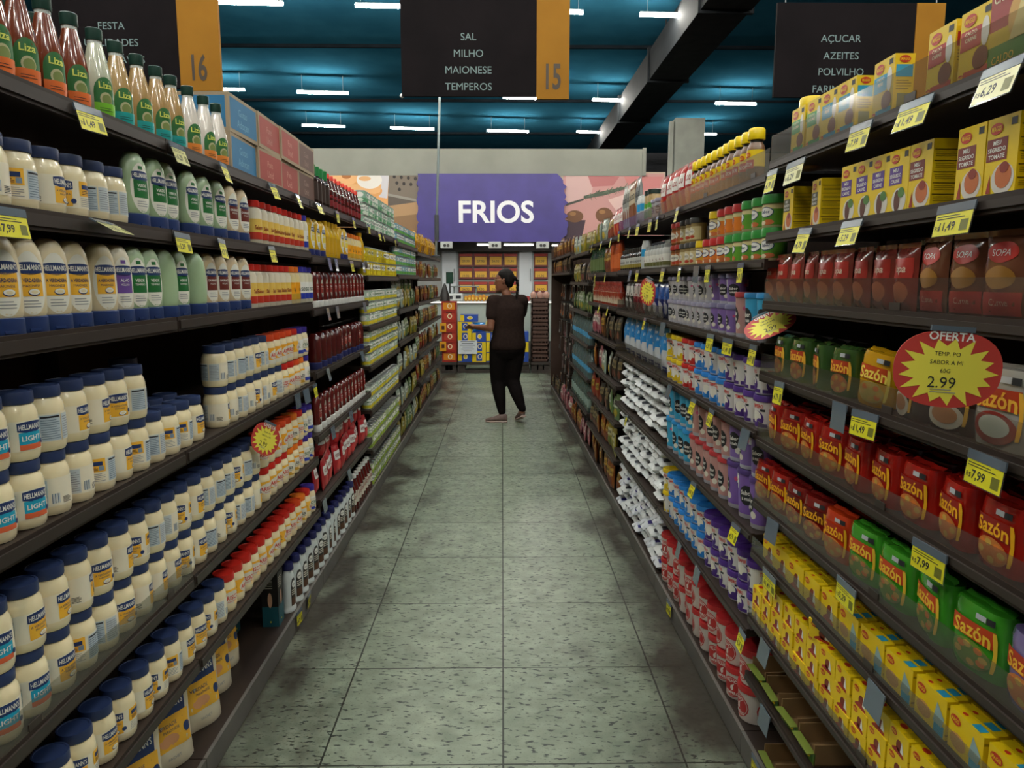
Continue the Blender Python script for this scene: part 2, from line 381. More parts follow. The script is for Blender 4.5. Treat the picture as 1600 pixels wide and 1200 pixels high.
# ------------------------------------------------------------------ shelving
SHELF = noisy('dark_brown_shelf_paint', '#281e1a', '#31261f', 6, .5, spec=.3)
PANEL = noisy('dark_back_panel_paint', '#3a2b24', '#43332b', 5, .8, spec=.2)
KICK = noisy('grey_kick_plate_paint', '#57534e', '#66625c', 5, .5)
RAIL = M('#302722', .45)
DEPTH = .40
BAYS = {'L': [.6, 2.1, 3.6, 5.1, 6.6, 8.1, 9.6, 11.1], 'R': [.75, 2.22, 3.53, 4.84, 6.3, 7.8, 10.3]}
BAYN = {'L': ['nearest mayonnaise bay', 'second mayonnaise bay', 'ketchup bay', 'corn can bay', 'pea can bay', 'snack sachet bay', 'farthest left bay'],
        'R': ['nearest seasoning bay', 'spice pot bay', 'salt bag bay', 'red sauce bay', 'water bottle bay', 'hanging utensil rack']}
Z = {('L', 0): [1.955, 1.708, 1.462, 1.07, .685, .415], ('L', 1): [1.955, 1.708, 1.462, 1.07, .685, .415],
     ('L', 2): [1.955, 1.69, 1.43, 1.115, .79, .455], ('L', 3): [1.93, 1.60, 1.25, .965, .65, .36], ('L', 4): [1.91, 1.62, 1.30, 1.0, .70, .38],
     ('L', 5): [1.88, 1.60, 1.32, 1.04, .76, .44], ('L', 6): [1.88, 1.60, 1.32, 1.04, .76, .44],
     ('R', 0): [1.915, 1.707, 1.505, 1.29, 1.085, .885, .72, .50, .30], ('R', 1): [1.885, 1.63, 1.375, 1.10, .765, .44], ('R', 2): [1.885, 1.63, 1.375, 1.10, .765, .44],
     ('R', 3): [1.86, 1.625, 1.39, 1.13, .86, .6, .34], ('R', 4): [1.82, 1.55, 1.28, 1.0, .70, .40], ('R', 5): [1.86, 1.66]}
RISE = {('L', 0, 4): .06, ('R', 0, 0): .075, ('R', 1, 0): .075, ('R', 2, 0): .06, ('R', 0, 2): .07, ('R', 0, 3): .06, ('R', 0, 4): .05, ('R', 0, 5): .06, ('R', 0, 6): .045, ('R', 0, 7): .03, ('R', 2, 2): .07, ('R', 2, 3): .085}
ZD = .085
def local(side, s, z=0, dep=0): return sp(side, s, dep, z), (RZL if side == 'L' else RZR)
for side in 'LR':
    bb = BAYS[side]
    for i in range(len(bb) - 1):
        s0, s1 = bb[i], bb[i + 1]; ln = s1 - s0 - .004; zs = Z[(side, i)]
        p, rz = local(side, (s0 + s1) / 2)
        fr = empty('gondola_frame', p, rz); tag(fr, f'dark steel shelving frame and foot of the {BAYN[side][i]}', 'shelving', 'shelving frames')
        top = zs[0] if (side, i) != ('R', 5) else 1.98
        obj('back_panel', B().box(-ln / 2, DEPTH + .012, .05, ln / 2, DEPTH + .03, top - .03, PANEL), fr, smooth=False)
        for e in ((-1,) if i < len(bb) - 2 else (-1, 1)):
            obj('upright', B().box(e * ln / 2 - (0 if e < 0 else .04), DEPTH - .05, 0, e * ln / 2 + (.04 if e < 0 else 0), DEPTH + .012, top - .035, PANEL), fr, smooth=False)
        o = obj('base_shelf', B().box(-ln / 2, .012, .06, ln / 2, DEPTH - .052, ZD, SHELF), loc=p, smooth=False); o.rotation_euler = (0, 0, rz)
        tag(o, f'low dark base deck of the {BAYN[side][i]}', 'shelf', 'base decks')
        obj('kick_plate', B().box(-ln / 2, 0, .004, ln / 2, .012, ZD, KICK), o, smooth=False)
        for j, z in enumerate(zs):
            q, _ = local(side, (s0 + s1) / 2, z)
            d = DEPTH - .052
            if (side, i) == ('R', 5): d = .3
            b_ = B().box(-ln / 2, .014, -.022, ln / 2, d, 0, SHELF)
            o = obj('shelf', b_, loc=q, smooth=False); o.rotation_euler = (0, 0, rz)
            tag(o, f'dark steel shelf, {nth(j + 1)} from the top in the {BAYN[side][i]}', 'shelf', 'gondola shelves')
            lip = .038 if side == 'L' else .028
            obj('front_lip', B().box(-ln / 2, .002, -lip, ln / 2, .014, .004, SHELF), o, smooth=False)
            obj('price_rail', B().box(-ln / 2 + .01, -.003, -lip + .008, ln / 2 - .01, .002, -.006, RAIL), o, smooth=False)
            rh = RISE.get((side, i, j))
            if rh:
                r_ = obj('clear_riser', B().box(-ln / 2 + .004, .003, .0045, ln / 2 - .004, .0055, rh, RISER), loc=q, smooth=False); r_.rotation_euler = (0, 0, rz)
                tag(r_, f'clear plastic riser strip along the {nth(j + 1)} shelf of the {BAYN[side][i]}', 'shelf riser', 'clear risers')
                obj('clip', B().box(-.02, .001, .0045, .02, .003, .02, RAIL), r_, smooth=False); obj('clip', B().box(ln * .4 - .02, .001, .0045, ln * .4 + .02, .003, .02, RAIL), r_, smooth=False)
# end panel of the utensil rack at the far end of the aisle
q, rz = local('R', 10.32)
o = obj('end_panel', B().box(-.015, 0, 0, .015, DEPTH, 2.0, PANEL), loc=q, smooth=False); o.rotation_euler = (0, 0, rz)
tag(o, 'tall dark end panel closing the hanging utensil rack', 'panel')
# ------------------------------------------------------------------ goods: shared colours
WHITE = M('#e9e7e0', .45); OFFW = M('#d9d4c4', .5); NAVY = M('#24396a', .4); INK = M('#222428', .5); YEL = M('#f4b83a', .45); LEMON = M('#f0d21c', .45)
MAYO = noisy('mayonnaise_under_film', '#ecdcb2', '#eedfb8', 40, .3, bump=.10, coat=.8); PALEB = M('#b9c6cf', .5); TEAL = M('#1f9fc0', .45); REDC = M('#c8281e', .38); GREY = M('#8d9096', .5); DKG = M('#17392f', .4)
GREEN = M('#3c8a2e', .45); LIME = M('#7ac22c', .45); ORANGE = M('#ee7a22', .45); PURP = M('#5a3391', .4); BRN = M('#5b2f22', .5); GOLD = M('#c99a2a', .45)
def jar_prof(r, h, lid=.024):
    hb = h - lid
    return [(r * .74, 0), (r * .9, .002), (r * .975, .009), (r, .022), (r, hb * .70), (r * .985, hb * .80), (r * .93, hb * .89), (r * .84, hb * .96), (r * .80, hb)]
def lid_b(r, z, h, m, n=22):
    b = B().lathe([(r * .985, z), (r, z + .002), (r, z + h * .8), (r * .97, z + h), (r * .86, z + h + .0003), (r * .84, z + h - .001)], m, n)
    return b
def banner(a, m, cu, cv, w, h, lay=1):      # brand banner: slanted ends and a pointed foot
    a.poly(m, [(cu - w / 2, cv - h * .38), (cu - w * .28, cv - h * .5), (cu, cv - h * .62), (cu + w * .28, cv - h * .5), (cu + w / 2, cv - h * .38), (cu + w / 2, cv + h * .38), (cu + w * .25, cv + h * .47), (cu, cv + h * .5), (cu - w * .25, cv + h * .47), (cu - w / 2, cv + h * .38)], lay)
def bowl(a, cu, cv, r, lay=2):
    a.ell(NAVY, cu, cv, r, r * .55, lay); a.ell(WHITE, cu, cv + r * .08, r * .92, r * .45, lay + 1); a.ell(MAYO, cu, cv + r * .05, r * .55, r * .26, lay + 2)
def mayo_label(r, v0, v1, light=False):
    a = Art(); H = v1 - v0; w = r * 1.25; main = TEAL if light else YEL
    ba = M('#ece3cb', .35, coat=.3)
    a.rect(ba, -r * PI * .99, v0, r * PI * .99, v1, 1)
    banner(a, NAVY, 0, v1 - H * .20, w, H * .36, 2); a.txt(WHITE, "HELLMANN'S", 0, v1 - H * .20, H * .17, 3, wmax=w * .9, bold=.02)
    a.rect(main, -w * .46, v0 + H * .06, w * .46, v1 - H * .38, 2)
    if light:
        a.txt(WHITE, 'LIGHT', 0, v0 + H * .42, H * .17, 3, wmax=w * .75, bold=.02); a.rect(M('#d8643c', .5), -w * .46, v0 + H * .04, w * .46, v0 + H * .22, 3)
    else:
        a.txt(NAVY, 'A VERDADEIRA', 0, v0 + H * .49, H * .085, 3, wmax=w * .8); a.txt(NAVY, 'MAIONESE', 0, v0 + H * .37, H * .065, 3, wmax=w * .55)
        bowl(a, w * .1, v0 + H * .17, w * .2, 3)
    a.ell(NAVY, w * .5, v0 + H * .25, H * .09, H * .09, 4)
    # side: weight, bar code; back: food table; other side: recipe panel
    u = -r * 1.45; a.lines(INK, u - .010, v0 + H * .06, u + .010, v0 + H * .3, 5, 2); u2 = -r * 2.0
    for k in range(6): a.rect(PALEB if k % 2 else M('#4d6a86', .5), u2 - .008 + k * .0027, v0 + H * .1, u2 - .0063 + k * .0027, v0 + H * .45, 2)
    a.rect(M('#c3ccd0', .5), -r * 3.1, v0 + H * .04, -r * 2.35, v1 - H * .06, 2); a.lines(GREY, -r * 3.05, v0 + H * .1, -r * 2.4, v1 - H * .14, 9, 3, .3)
    a.rect(PALEB, r * 2.15, v0 + H * .04, r * 3.1, v1 - H * .06, 2); a.rect(INK, r * 2.2, v1 - H * .16, r * 3.05, v1 - H * .1, 3); a.lines(M('#6f7f8c', .5), r * 2.2, v0 + H * .08, r * 3.05, v1 - H * .2, 9, 3, .3)
    a.rect(main, r * .95, v0 + H * .45, r * 2.0, v1 - H * .02, 2); a.rect(NAVY, r * 1.1, v1 - H * .3, r * 1.85, v1 - H * .14, 3); a.lines(BRN, r * 1.1, v0 + H * .5, r * 1.6, v0 + H * .66, 3, 3)
    a.rect(M('#7d8ea0', .5), r * 1.65, v0 + H * .5, r * 1.9, v0 + H * .68, 3); a.lines(GREY, r * 1.0, v0 + H * .06, r * 1.95, v0 + H * .4, 5, 2, .3)
    return a
def mayo_jar(name, desc, light):
    r, h = .0425, .14; pr = jar_prof(r, h)
    body = B().lathe(pr, MAYO, 26)
    lab = B().art(mayo_label(r, .022, .083, light), on_lathe(pr, rref=r), du=.0085)
    return Pr(name, 'jar', desc, 'mayonnaise jars', .086, h, .086, [('body', body), ('lid', lid_b(r * .88, h - .024, .024, M('#2a3960', .45))), ('label', lab)], spin=(0, 0, .4, -.5, 1.4, 1.9, -1.2, 2.6, -2.4, 3.1))
JAR = mayo_jar('mayonnaise_jar', 'cream mayonnaise jar with blue lid', False)
JARL = mayo_jar('light_mayonnaise_jar', 'light mayonnaise jar with teal label', True); JARL.spin = (-.35,)
def small_jar(name, desc, lidm, labm, txt, txtm, foot=None, bodym=MAYO):
    r, h = .041, .138; pr = jar_prof(r, h); a = Art(); v0, v1 = .018, .084; H = v1 - v0
    a.rect(labm, -r * 2.1, v0 + H * .25, r * 2.1, v1, 1); a.ell(OFFW, 0, v0 + H * .55, r * 1.0, H * .34, 2)
    a.txt(txtm, txt, 0, v0 + H * .55, H * .24, 3, wmax=r * 1.7, bold=.03); a.txt(txtm, 'MAIONESE', 0, v0 + H * .33, H * .08, 3, wmax=r * .9)
    if foot: a.rect(foot, -r * 2.1, v0, r * 2.1, v0 + H * .25, 1)
    a.ell(M('#f2d59a', .5), r * .55, v0 + H * .22, r * .4, H * .16, 2); a.lines(INK, -r * 1.9, v0 + H * .4, -r * 1.25, v1 - H * .2, 5, 2, .35)
    lab = B().art(a, on_lathe(pr, rref=r), du=.0085)
    return Pr(name, 'jar', desc, 'small mayonnaise jars', .083, h, .083, [('body', B().lathe(pr, bodym, 22)), ('lid', lid_b(r * .9, h - .026, .026, lidm)), ('label', lab)], spin=(0, .3, -.4, .7, -.7))
JRED = small_jar('mayonnaise_jar_with_red_lid', 'cream mayonnaise jar with red lid', REDC, M('#f1b436', .45), 'ARISCO', REDC)
JORG = small_jar('mayonnaise_jar_with_orange_lid', 'cream mayonnaise jar with orange lid', M('#d9481c', .4), M('#f1a926', .45), 'ARISCO', REDC, OFFW)
JLIZ = small_jar('mayonnaise_jar_with_yellow_label', 'mayonnaise jar with yellow label', ORANGE, M('#f4a912', .45), 'Liza', INK, GOLD)
JBLU = small_jar('mayonnaise_jar_with_purple_lid', 'white mayonnaise jar with purple lid', M('#3a2a8c', .4), WHITE, 'SOYA', M('#1c5a3a', .5), M('#2c3fa8', .45))
# ---- squeeze bottles standing on their caps
def squeeze(name, desc, bodym, labm, t1, t2, badge, spin=None, h=.195, capm=NAVY, capn='cap', w=.043, labt="HELLMANN'S", bann=True, plate='#e9e6da', pw=.86):
    k = .62; c = .036
    pr = [(w * .9, c), (w * .97, c + .006), (w, c + .03), (w * 1.0, c + .065), (w * .965, c + .10), (w * .86, c + .13), (w * .66, h - .012), (w * .5, h - .004), (w * .3, h)]
    body = B().lathe(pr, bodym, 24, k); cap = B().lathe([(w * .96, 0), (w, .003), (w * .99, c - .002), (w * .9, c)], capm, 24, k)
    cap.box(-.011, -w * k - .0015, .006, .011, -w * k + .004, .011, capm)
    lp = M(plate, .4); a = Art(); cv = c + .066; a.ell(lp, 0, cv, w * pw, .064 * pw / .86, 1, 28)
    if bann: banner(a, NAVY, 0, cv + .031, w * 1.42, .024, 2); a.txt(WHITE, labt, 0, cv + .032, .011, 3, wmax=w * 1.3, bold=.02)
    a.rect(labm, -w * .62, cv - .026, w * .62, cv + .02, 2)
    a.txt(WHITE if labm is not YEL else NAVY, t1, 0, cv + .006, .0075, 3, wmax=w * 1.1, bold=.02); a.txt(WHITE if labm is not YEL else NAVY, t2, 0, cv - .005, .0055, 3, wmax=w * .9)
    if labm is YEL: bowl(a, w * .1, cv - .018, w * .3, 3)
    if badge: a.rect(badge, -w * .2, cv + .047, w * .2, cv + .056, 2)
    for i in range(3): a.lines(GREY, -w * .42 + i * .004, cv - .05 + 0.0, w * .42 - i * .004, cv - .032, 3, 2, .3)
    lab = B().art(a, on_lathe(pr, k, rref=w * 1.05), du=.007, dv=.012)
    return Pr(name, 'bottle', desc, 'squeeze bottles of sauce', w * 2 + .002, h, w * 2 * k, [('body', body), (capn, cap), ('label', lab)], spin=spin)
SQY = squeeze('squeeze_bottle', 'cream squeeze bottle with yellow label', M('#e3d3ae', .3, coat=.3), YEL, 'A VERDADEIRA', 'MAIONESE', None, spin=(-.4,))
SQG = squeeze('squeeze_bottle_of_green_sauce', 'pale green squeeze bottle', M('#a9c19a', .3, coat=.3), M('#1f6b34', .45), 'VERDE', 'TEMPERO', M('#1f6b34', .45))
SQGb = squeeze('squeeze_bottle_of_green_sauce', 'pale green squeeze bottle turned round', M('#a9c19a', .3, coat=.3), M('#1f6b34', .45), 'VERDE', 'TEMPERO', None, spin=(2.0, 2.2))
SQB = squeeze('squeeze_bottle_of_brown_label_sauce', 'cream squeeze bottle with brown label', M('#dcc6a0', .3, coat=.3), M('#6b2a22', .45), 'CHURRASCO', 'MOLHO', None)
SQP = squeeze('squeeze_bottle_of_garlic_sauce', 'cream squeeze bottle with purple label', M('#dfd6bd', .3, coat=.3), M('#6a4a94', .45), 'ALHO', 'MOLHO', M('#6a4a94', .45))
for q in (SQG, SQB, SQP): q.spin = (-.3,)
# ---- salad dressing bottles
def dressing(desc, liquid, band, fill=1.0):
    r = .0325; pr = [(r * .86, 0), (r, .006), (r, .085), (r * .93, .105), (r * .66, .15), (r * .5, .172), (r * .47, .178)]
    body = B().lathe(pr, M(liquid, .15, coat=.8), 22)
    body.lathe([(r * .49, .168), (r * .49, .183)], M('#c9cfc9', .2, coat=.5), 18)
    cap = B().lathe([(r * .54, .182), (r * .56, .184), (r * .56, .208), (r * .5, .21)], DKG, 20)
    a = Art(); H = .085
    a.poly(GREEN if 0 else M('#2c6b35', .4), [(-.027, .005), (.027, .005), (.027, .06)] + [(.027 * math.cos(t * PI / 10), .06 + .036 * math.sin(t * PI / 10)) for t in range(1, 10)] + [(-.027, .06)], 1)
    a.txt(M('#dbe36a', .45), 'Liza', 0, .077, .015, 3, wmax=.034, bold=.02); a.ell(M('#b8b48a', .5), 0, .045, .0145, .016, 2); a.ell(M('#7d8a4a', .5), .001, .044, .0115, .012, 3)
    a.rect(band, -.027, .004, .027, .036, 4); a.lines(INK, -.016, .016, .014, .026, 2, 5, .25)
    lab = B().art(a, on_lathe(pr, rref=r), du=.0075, dv=.02)
    return Pr('salad_dressing_bottle', 'bottle', desc, 'salad dressing bottles', .072, .21, .066, [('body', body), ('cap', cap), ('label', lab)], spin=(-.55, -.45))
DRR = dressing('brown salad dressing bottle with orange band', '#7a3c24', M('#e8702c', .45)); DRW = dressing('white salad dressing bottle with lime band', '#c3c6ae', LIME)
DRB = dressing('beige salad dressing bottle with teal band', '#b08f5e', M('#15a09c', .45)); DRO = dressing('white salad dressing bottle with orange band', '#d8d0c6', M('#ea8a34', .45))
# ---- plain bottles
def bottle(name, desc, group, r, h, bodym, capm, labm, txt=None, txtm=INK, foot=None, k=1.0, neck=.45, shoulder=.66, caph=.022, capr=None, cat='bottle', lo=.12, hi=.58, n=16):
    hb = h - caph
    pr = [(r * .9, 0), (r, .005), (r, h * shoulder), (r * .85, h * (shoulder + .10)), (r * neck, hb - .004), (r * neck, hb)]
    cr = capr or r * neck * 1.15
    a = Art(); a.rect(labm, -r * 1.7, h * lo, r * 1.7, h * hi, 1)
    if txt: a.txt(txtm, txt, 0, h * (lo + hi) / 2 + h * .04, h * .09, 3, wmax=r * 1.5, bold=.02)
    if foot: a.rect(foot, -r * 1.7, h * lo, r * 1.7, h * (lo + .16), 2)
    return Pr(name, cat, desc, group, r * 2 + .004, h, r * 2 * k, [('body', B().lathe(pr, bodym, n, k)), ('cap', B().lathe([(cr, hb - .003), (cr, h - .002), (cr * .9, h)], capm, n, max(k, .8))), ('label', B().art(a, on_lathe(pr, k, rref=r), du=.009))], spin=(0, .15, -.15))
SAL = bottle('sauce_bottle', 'white sauce bottle with red cap', 'white sauce bottles', .036, .17, M('#e2d9c2', .3, coat=.3), REDC, M('#e9c25c', .45), 'Salsaretti', M('#8e1f1a', .4), M('#b8321f', .45), neck=.62, shoulder=.72, capr=.029)
SALY = bottle('yellow_label_sauce_bottle', 'sauce bottle with orange cap', 'white sauce bottles', .036, .17, M('#e2d09a', .3, coat=.3), ORANGE, M('#f0a41a', .45), 'Liza', INK, GOLD, neck=.62, shoulder=.72, capr=.029)
SALB = bottle('blue_foot_sauce_bottle', 'white sauce bottle with purple cap', 'white sauce bottles', .036, .172, M('#dcd6bd', .3, coat=.3), M('#35309a', .4), WHITE, 'SOYA', M('#2a4a3a', .4), M('#2438a0', .4), neck=.62, shoulder=.72, capr=.029)
KET = squeeze('ketchup_squeeze_bottle', 'dark red ketchup squeeze bottle', M('#5a1512', .25, coat=.4), M('#8c2a22', .5), 'TOMATE', 'KETCHUP', None, h=.185, capm=M('#d8d8d2', .4), w=.04, bann=False, plate='#a9a498', pw=.6)
KETD = squeeze('ketchup_squeeze_bottle', 'plain dark red ketchup squeeze bottle', M('#4d1512', .25, coat=.4), M('#8f3a30', .5), 'TOMATE', 'KETCHUP', None, h=.185, capm=M('#252a5a', .4), w=.04, bann=False, plate='#8a7a70', pw=.5, spin=(0, 1.4, -1.4))
MUS = squeeze('mustard_squeeze_bottle', 'yellow mustard squeeze bottle', M('#dcae12', .3, coat=.3), M('#e8cf4a', .5), 'MOSTARDA', '', None, h=.19, capm=M('#26306a', .4), w=.05, labt='MOSTARDA')
MUSB = bottle('mustard_bottle', 'tall yellow mustard bottle', 'mustard bottles', .033, .2, M('#dcae12', .3, coat=.3), M('#e0b010', .4), M('#c89a10', .5), None, neck=.5, shoulder=.6)
KUP = bottle('ketchup_bottle', 'upright ketchup bottle with white cap', 'ketchup bottles on the base deck', .034, .23, M('#571411', .25, coat=.4), M('#d9d9d4', .4), M('#d8d0c0', .5), 'KETCHUP', M('#8c1d18', .4), neck=.42, shoulder=.55, lo=.22, hi=.56)
SOY = bottle('soy_sauce_bottle', 'dark soy sauce bottle with green cap', 'soy sauce bottles', .033, .2, M('#241512', .2, coat=.5), M('#1f7a3e', .4), M('#33231c', .5), None, neck=.5, shoulder=.6, caph=.045, capr=.022)
REDB = bottle('red_capped_sauce_bottle', 'white labelled sauce bottle with red cap', 'red capped sauce bottles', .034, .2, M('#4a1a16', .25, coat=.4), M('#d8341f', .4), M('#cfd3d2', .45), 'MOLHO', M('#8c1f2a', .4), M('#7c1f24', .45), neck=.36, shoulder=.5)
def garlic():
    w, h, k = .042, .225, .66; pr = [(w * 1.02, 0), (w * 1.05, .003), (w * 1.05, .013), (w * .97, .018), (w * .95, .03), (w * .94, .12), (w * .84, .16), (w * .6, .188), (w * .45, .195)]
    a = Art(); dk = M('#33302c', .5); a.poly(dk, [(-.025, .028), (.025, .028), (.025, .13), (.012, .152), (-.012, .152), (-.025, .13)], 1)
    a.ell(WHITE, 0, .125, .018, .016, 2); a.txt(INK, 'GARLIC', 0, .125, .008, 3, wmax=.03); a.lines(OFFW, -.02, .075, .02, .105, 3, 2); a.rect(M('#5a3a26', .5), -.022, .03, .022, .065, 2)
    return Pr('garlic_sauce_bottle', 'bottle', 'white garlic sauce bottle with navy cap', 'white garlic sauce bottles', .09, h, .056, [('body', B().lathe(pr, M('#cfd5d4', .35, coat=.2), 24, k)), ('cap', B().lathe([(.026, .193), (.027, .195), (.024, .222), (.022, h)], M('#23265c', .4), 20)), ('label', B().art(a, on_lathe(pr, k, rref=w), du=.008, dv=.02))], spin=(-.1, -.3))
GAR = garlic()
# ---- boxes
def carton(name, desc, group, cat, w, h, d, m, front=None, top=None, side=None, back=None, bev=0.0, parts=None):
    b = B().box(-w / 2, -d / 2, 0, w / 2, d / 2, h, m, bev)
    p = [('body', b)]
    pb = B()
    if front: pb.art(front, on_front(-d / 2))
    if top: pb.art(top, on_top(h))
    if side: pb.art(side, on_right(w / 2)); pb.art(side, on_left(-w / 2))
    if pb.v: p.append(('printed_label', pb))
    return Pr(name, cat, desc, group, w + .003, h, d, p + (parts or []))
def case(desc, m, t1, t2, tm):
    w, h, d = .29, .133, .24; a = Art(); kr = M('#a9957a', .7)
    a.rect(m, -w / 2 + .012, .014, w / 2 - .012, h - .012, 1); a.txt(tm, t1, -.01, h * .62, .026, 2, wmax=w * .5); a.txt(tm, t2, -.01, h * .32, .028, 2, wmax=w * .5)
    s = Art(); s.rect(m, -d / 2 + .012, .014, d / 2 - .012, h - .012, 1); s.txt(tm, t1, 0, h * .5, .03, 2, wmax=d * .6)
    t = Art(); t.rect(M('#c8b48e', .4), -w / 2, -.025, w / 2, .025, 1)
    return carton('cardboard_case', desc, 'cardboard cases on the top shelf', 'box', w, h, d, kr, a, t, s)
CBL = case('blue printed cardboard case', M('#2b78a6', .6), 'Gotas', 'Adoçan', M('#7fb6d2', .6)); CRD = case('red printed cardboard case', M('#a8453c', .6), 'Pote', 'Unid', M('#d89a8c', .6)); CBR = case('brown printed cardboard case', M('#6a4a40', .6), 'Caixa', 'Unid', M('#a88a7c', .6))
def dark_box():
    w, h, d = .085, .24, .07; a = Art(); a.rect(M('#1d5560', .5), -w / 2, 0, w / 2, .09, 1); a.ell(M('#c79a7c', .5), 0, .12, .012, .034, 2); a.star(LEMON, 0, .022, .006, .006, 5, .5, 2)
    for k in range(5): a.lines(OFFW, -.03, .17 + k * .01, .025, .18 + k * .01, 1, 2, .3)
    return carton('dark_sauce_box', 'black box with teal foot and finger picture', 'dark boxes on the base deck', 'box', w, h, d, M('#1c1815', .5), a, None, a.squeezed(.8))
DBX = dark_box()
# ---- soft packs
def sheet_pack(b, w, h, d, m, nu=10, nv=12, pw=2.2, crimp=.010, wr=.0015, seed=0, foot=False, lean=0.0):
    r = random.Random(seed); ph = [r.uniform(0, 6) for _ in range(6)]
    def T(u, v):
        x = abs(2 * u - 1); y = abs(2 * v - 1)
        t = (1 - x ** pw) * (1 - y ** pw)
        if foot: t = (1 - x ** 2.5) * (1 - max(0, v) ** 1.6 * .97) * min(1, .62 + v * 6)
        return d / 2 * max(t, 0) ** .6 + wr * math.sin(9 * u + ph[0] + 5 * v) * math.sin(11 * v + ph[1]) * min(1, 6 * t)
    def pos(sgn):
        def f(u, v):
            z = v * h; x = (u - .5) * w * (1 - .05 * math.sin(PI * v)); return (x, sgn * T(u, v), z)
        return f
    b.grid(pos(-1), nu, nv, m); b.grid(lambda u, v: pos(1)(1 - u, v), nu, nv, m)
    return lambda u, v, l: (u * (1 - .05 * math.sin(PI * min(max(v / h, 0), 1))), -(T(u / w + .5, v / h) + .0006 + l), v)
def pack(name, desc, group, w, h, d, m, art, cat='pack', **kw):
    b = B(); wrap = sheet_pack(b, w, h, d, m, **kw)
    sl = B().grid(lambda u, v: ((u - .5) * w, .0012 * math.sin(19 * u), h - .003 + .013 * v), 8, 2, m)
    p = [('body', b), ('top_seal', sl)]
    if art: p.append(('printed_label', B().art(art, wrap, du=w / 8, dv=h / 8, lift=.0005)))
    return Pr(name, cat, desc, group, w, h, d, p)
def pouch_art():
    a = Art(); a.poly(NAVY, [(-.052, .15), (.052, .15), (.056, .19), (.035, .205), (-.035, .205), (-.056, .19)], 1); a.txt(WHITE, "HELLMANN'S", 0, .18, .017, 2, wmax=.096, bold=.02)
    a.rect(YEL, -.06, .06, .06, .15, 1); a.txt(NAVY, 'VERDADEIRA', 0, .128, .011, 2, wmax=.1); a.txt(NAVY, 'MAIONESE', 0, .112, .008, 2, wmax=.07); a.ell(M('#e0a070', .5), -.01, .085, .03, .018, 2); a.ell(NAVY, .05, .1, .012, .014, 2)
    a.txt(GREY, 'SACHET', 0, .035, .008, 2); return a
PCH = pack('stand_up_pouch', 'cream stand-up mayonnaise pouch', 'stand-up mayonnaise pouches', .15, .225, .06, M('#d8ccb0', .3, coat=.3), pouch_art(), foot=True, wr=.003)
# ---- tins
def tin(name, desc, group, r, h, labm, band, txt, txtm, foot):
    pr = [(r * .96, 0), (r, .002), (r * .985, .005), (r * .985, h - .005), (r, h - .002), (r * .95, h), (r * .9, h - .004)]
    a = Art(); a.rect(labm, -r * 3.1, .006, r * 3.1, h - .006, 1); a.rect(band, -r * 3.1, h * .12, r * 3.1, h * .40, 2); a.ell(WHITE, 0, h * .66, r * .9, h * .2, 3)
    a.txt(txtm, txt, 0, h * .66, h * .17, 4, wmax=r * 1.6, bold=.03); a.ell(foot, r * .3, h * .24, r * .7, h * .16, 3)
    for q in (-1, 1): a.ell(WHITE, q * r * 2.1, h * .66, r * .7, h * .2, 3); a.ell(foot, q * r * 2.1, h * .25, r * .7, h * .14, 3)
    return Pr(name, 'can', desc, group, r * 2 + .001, h, r * 2, [('body', B().lathe(pr, M('#a9aaa6', .3, metal=.8), 16)), ('lid', B().lathe([(r * .88, h - .0035), (r * .88, h - .003), (r * .6, h - .0028), (r * .3, h - .0032)], M('#b5b6b2', .3, metal=.8), 14)), ('label', B().art(a, on_lathe(pr, rref=r * .985), du=.012))], spin=(0, .5, -.5, 2.1))
CAN = tin('corn_can', 'white and yellow corn can', 'corn cans', .0365, .083, M('#aebfae', .45), M('#c2b52c', .45), 'MILHO', M('#23652f', .4), M('#d8c22a', .45))
CANP = tin('pea_can', 'pale green pea can', 'pea cans', .0365, .083, M('#aab98c', .45), M('#7f9a34', .45), 'ERVILHA', M('#1f5a2c', .4), M('#9aae3a', .45))
CANG = tin('vegetable_can', 'mint green vegetable can', 'mint green vegetable cans', .0365, .085, M('#8fb39c', .45), M('#5a9a6a', .45), 'SELETA', M('#1c4a34', .4), M('#cfd8c8', .45))
CANB = tin('blue_green_can', 'blue-green vegetable can', 'blue-green cans', .0365, .085, M('#7fa9b8', .45), M('#5a9a48', .45), 'ERVILHA', M('#1c3f5a', .4), M('#6aa850', .45))
CANY = tin('yellow_can', 'yellow labelled can', 'yellow labelled cans', .0365, .1, M('#cdb617', .45), M('#b9a010', .45), 'MILHO', M('#4a4210', .4), M('#dcc826', .45))
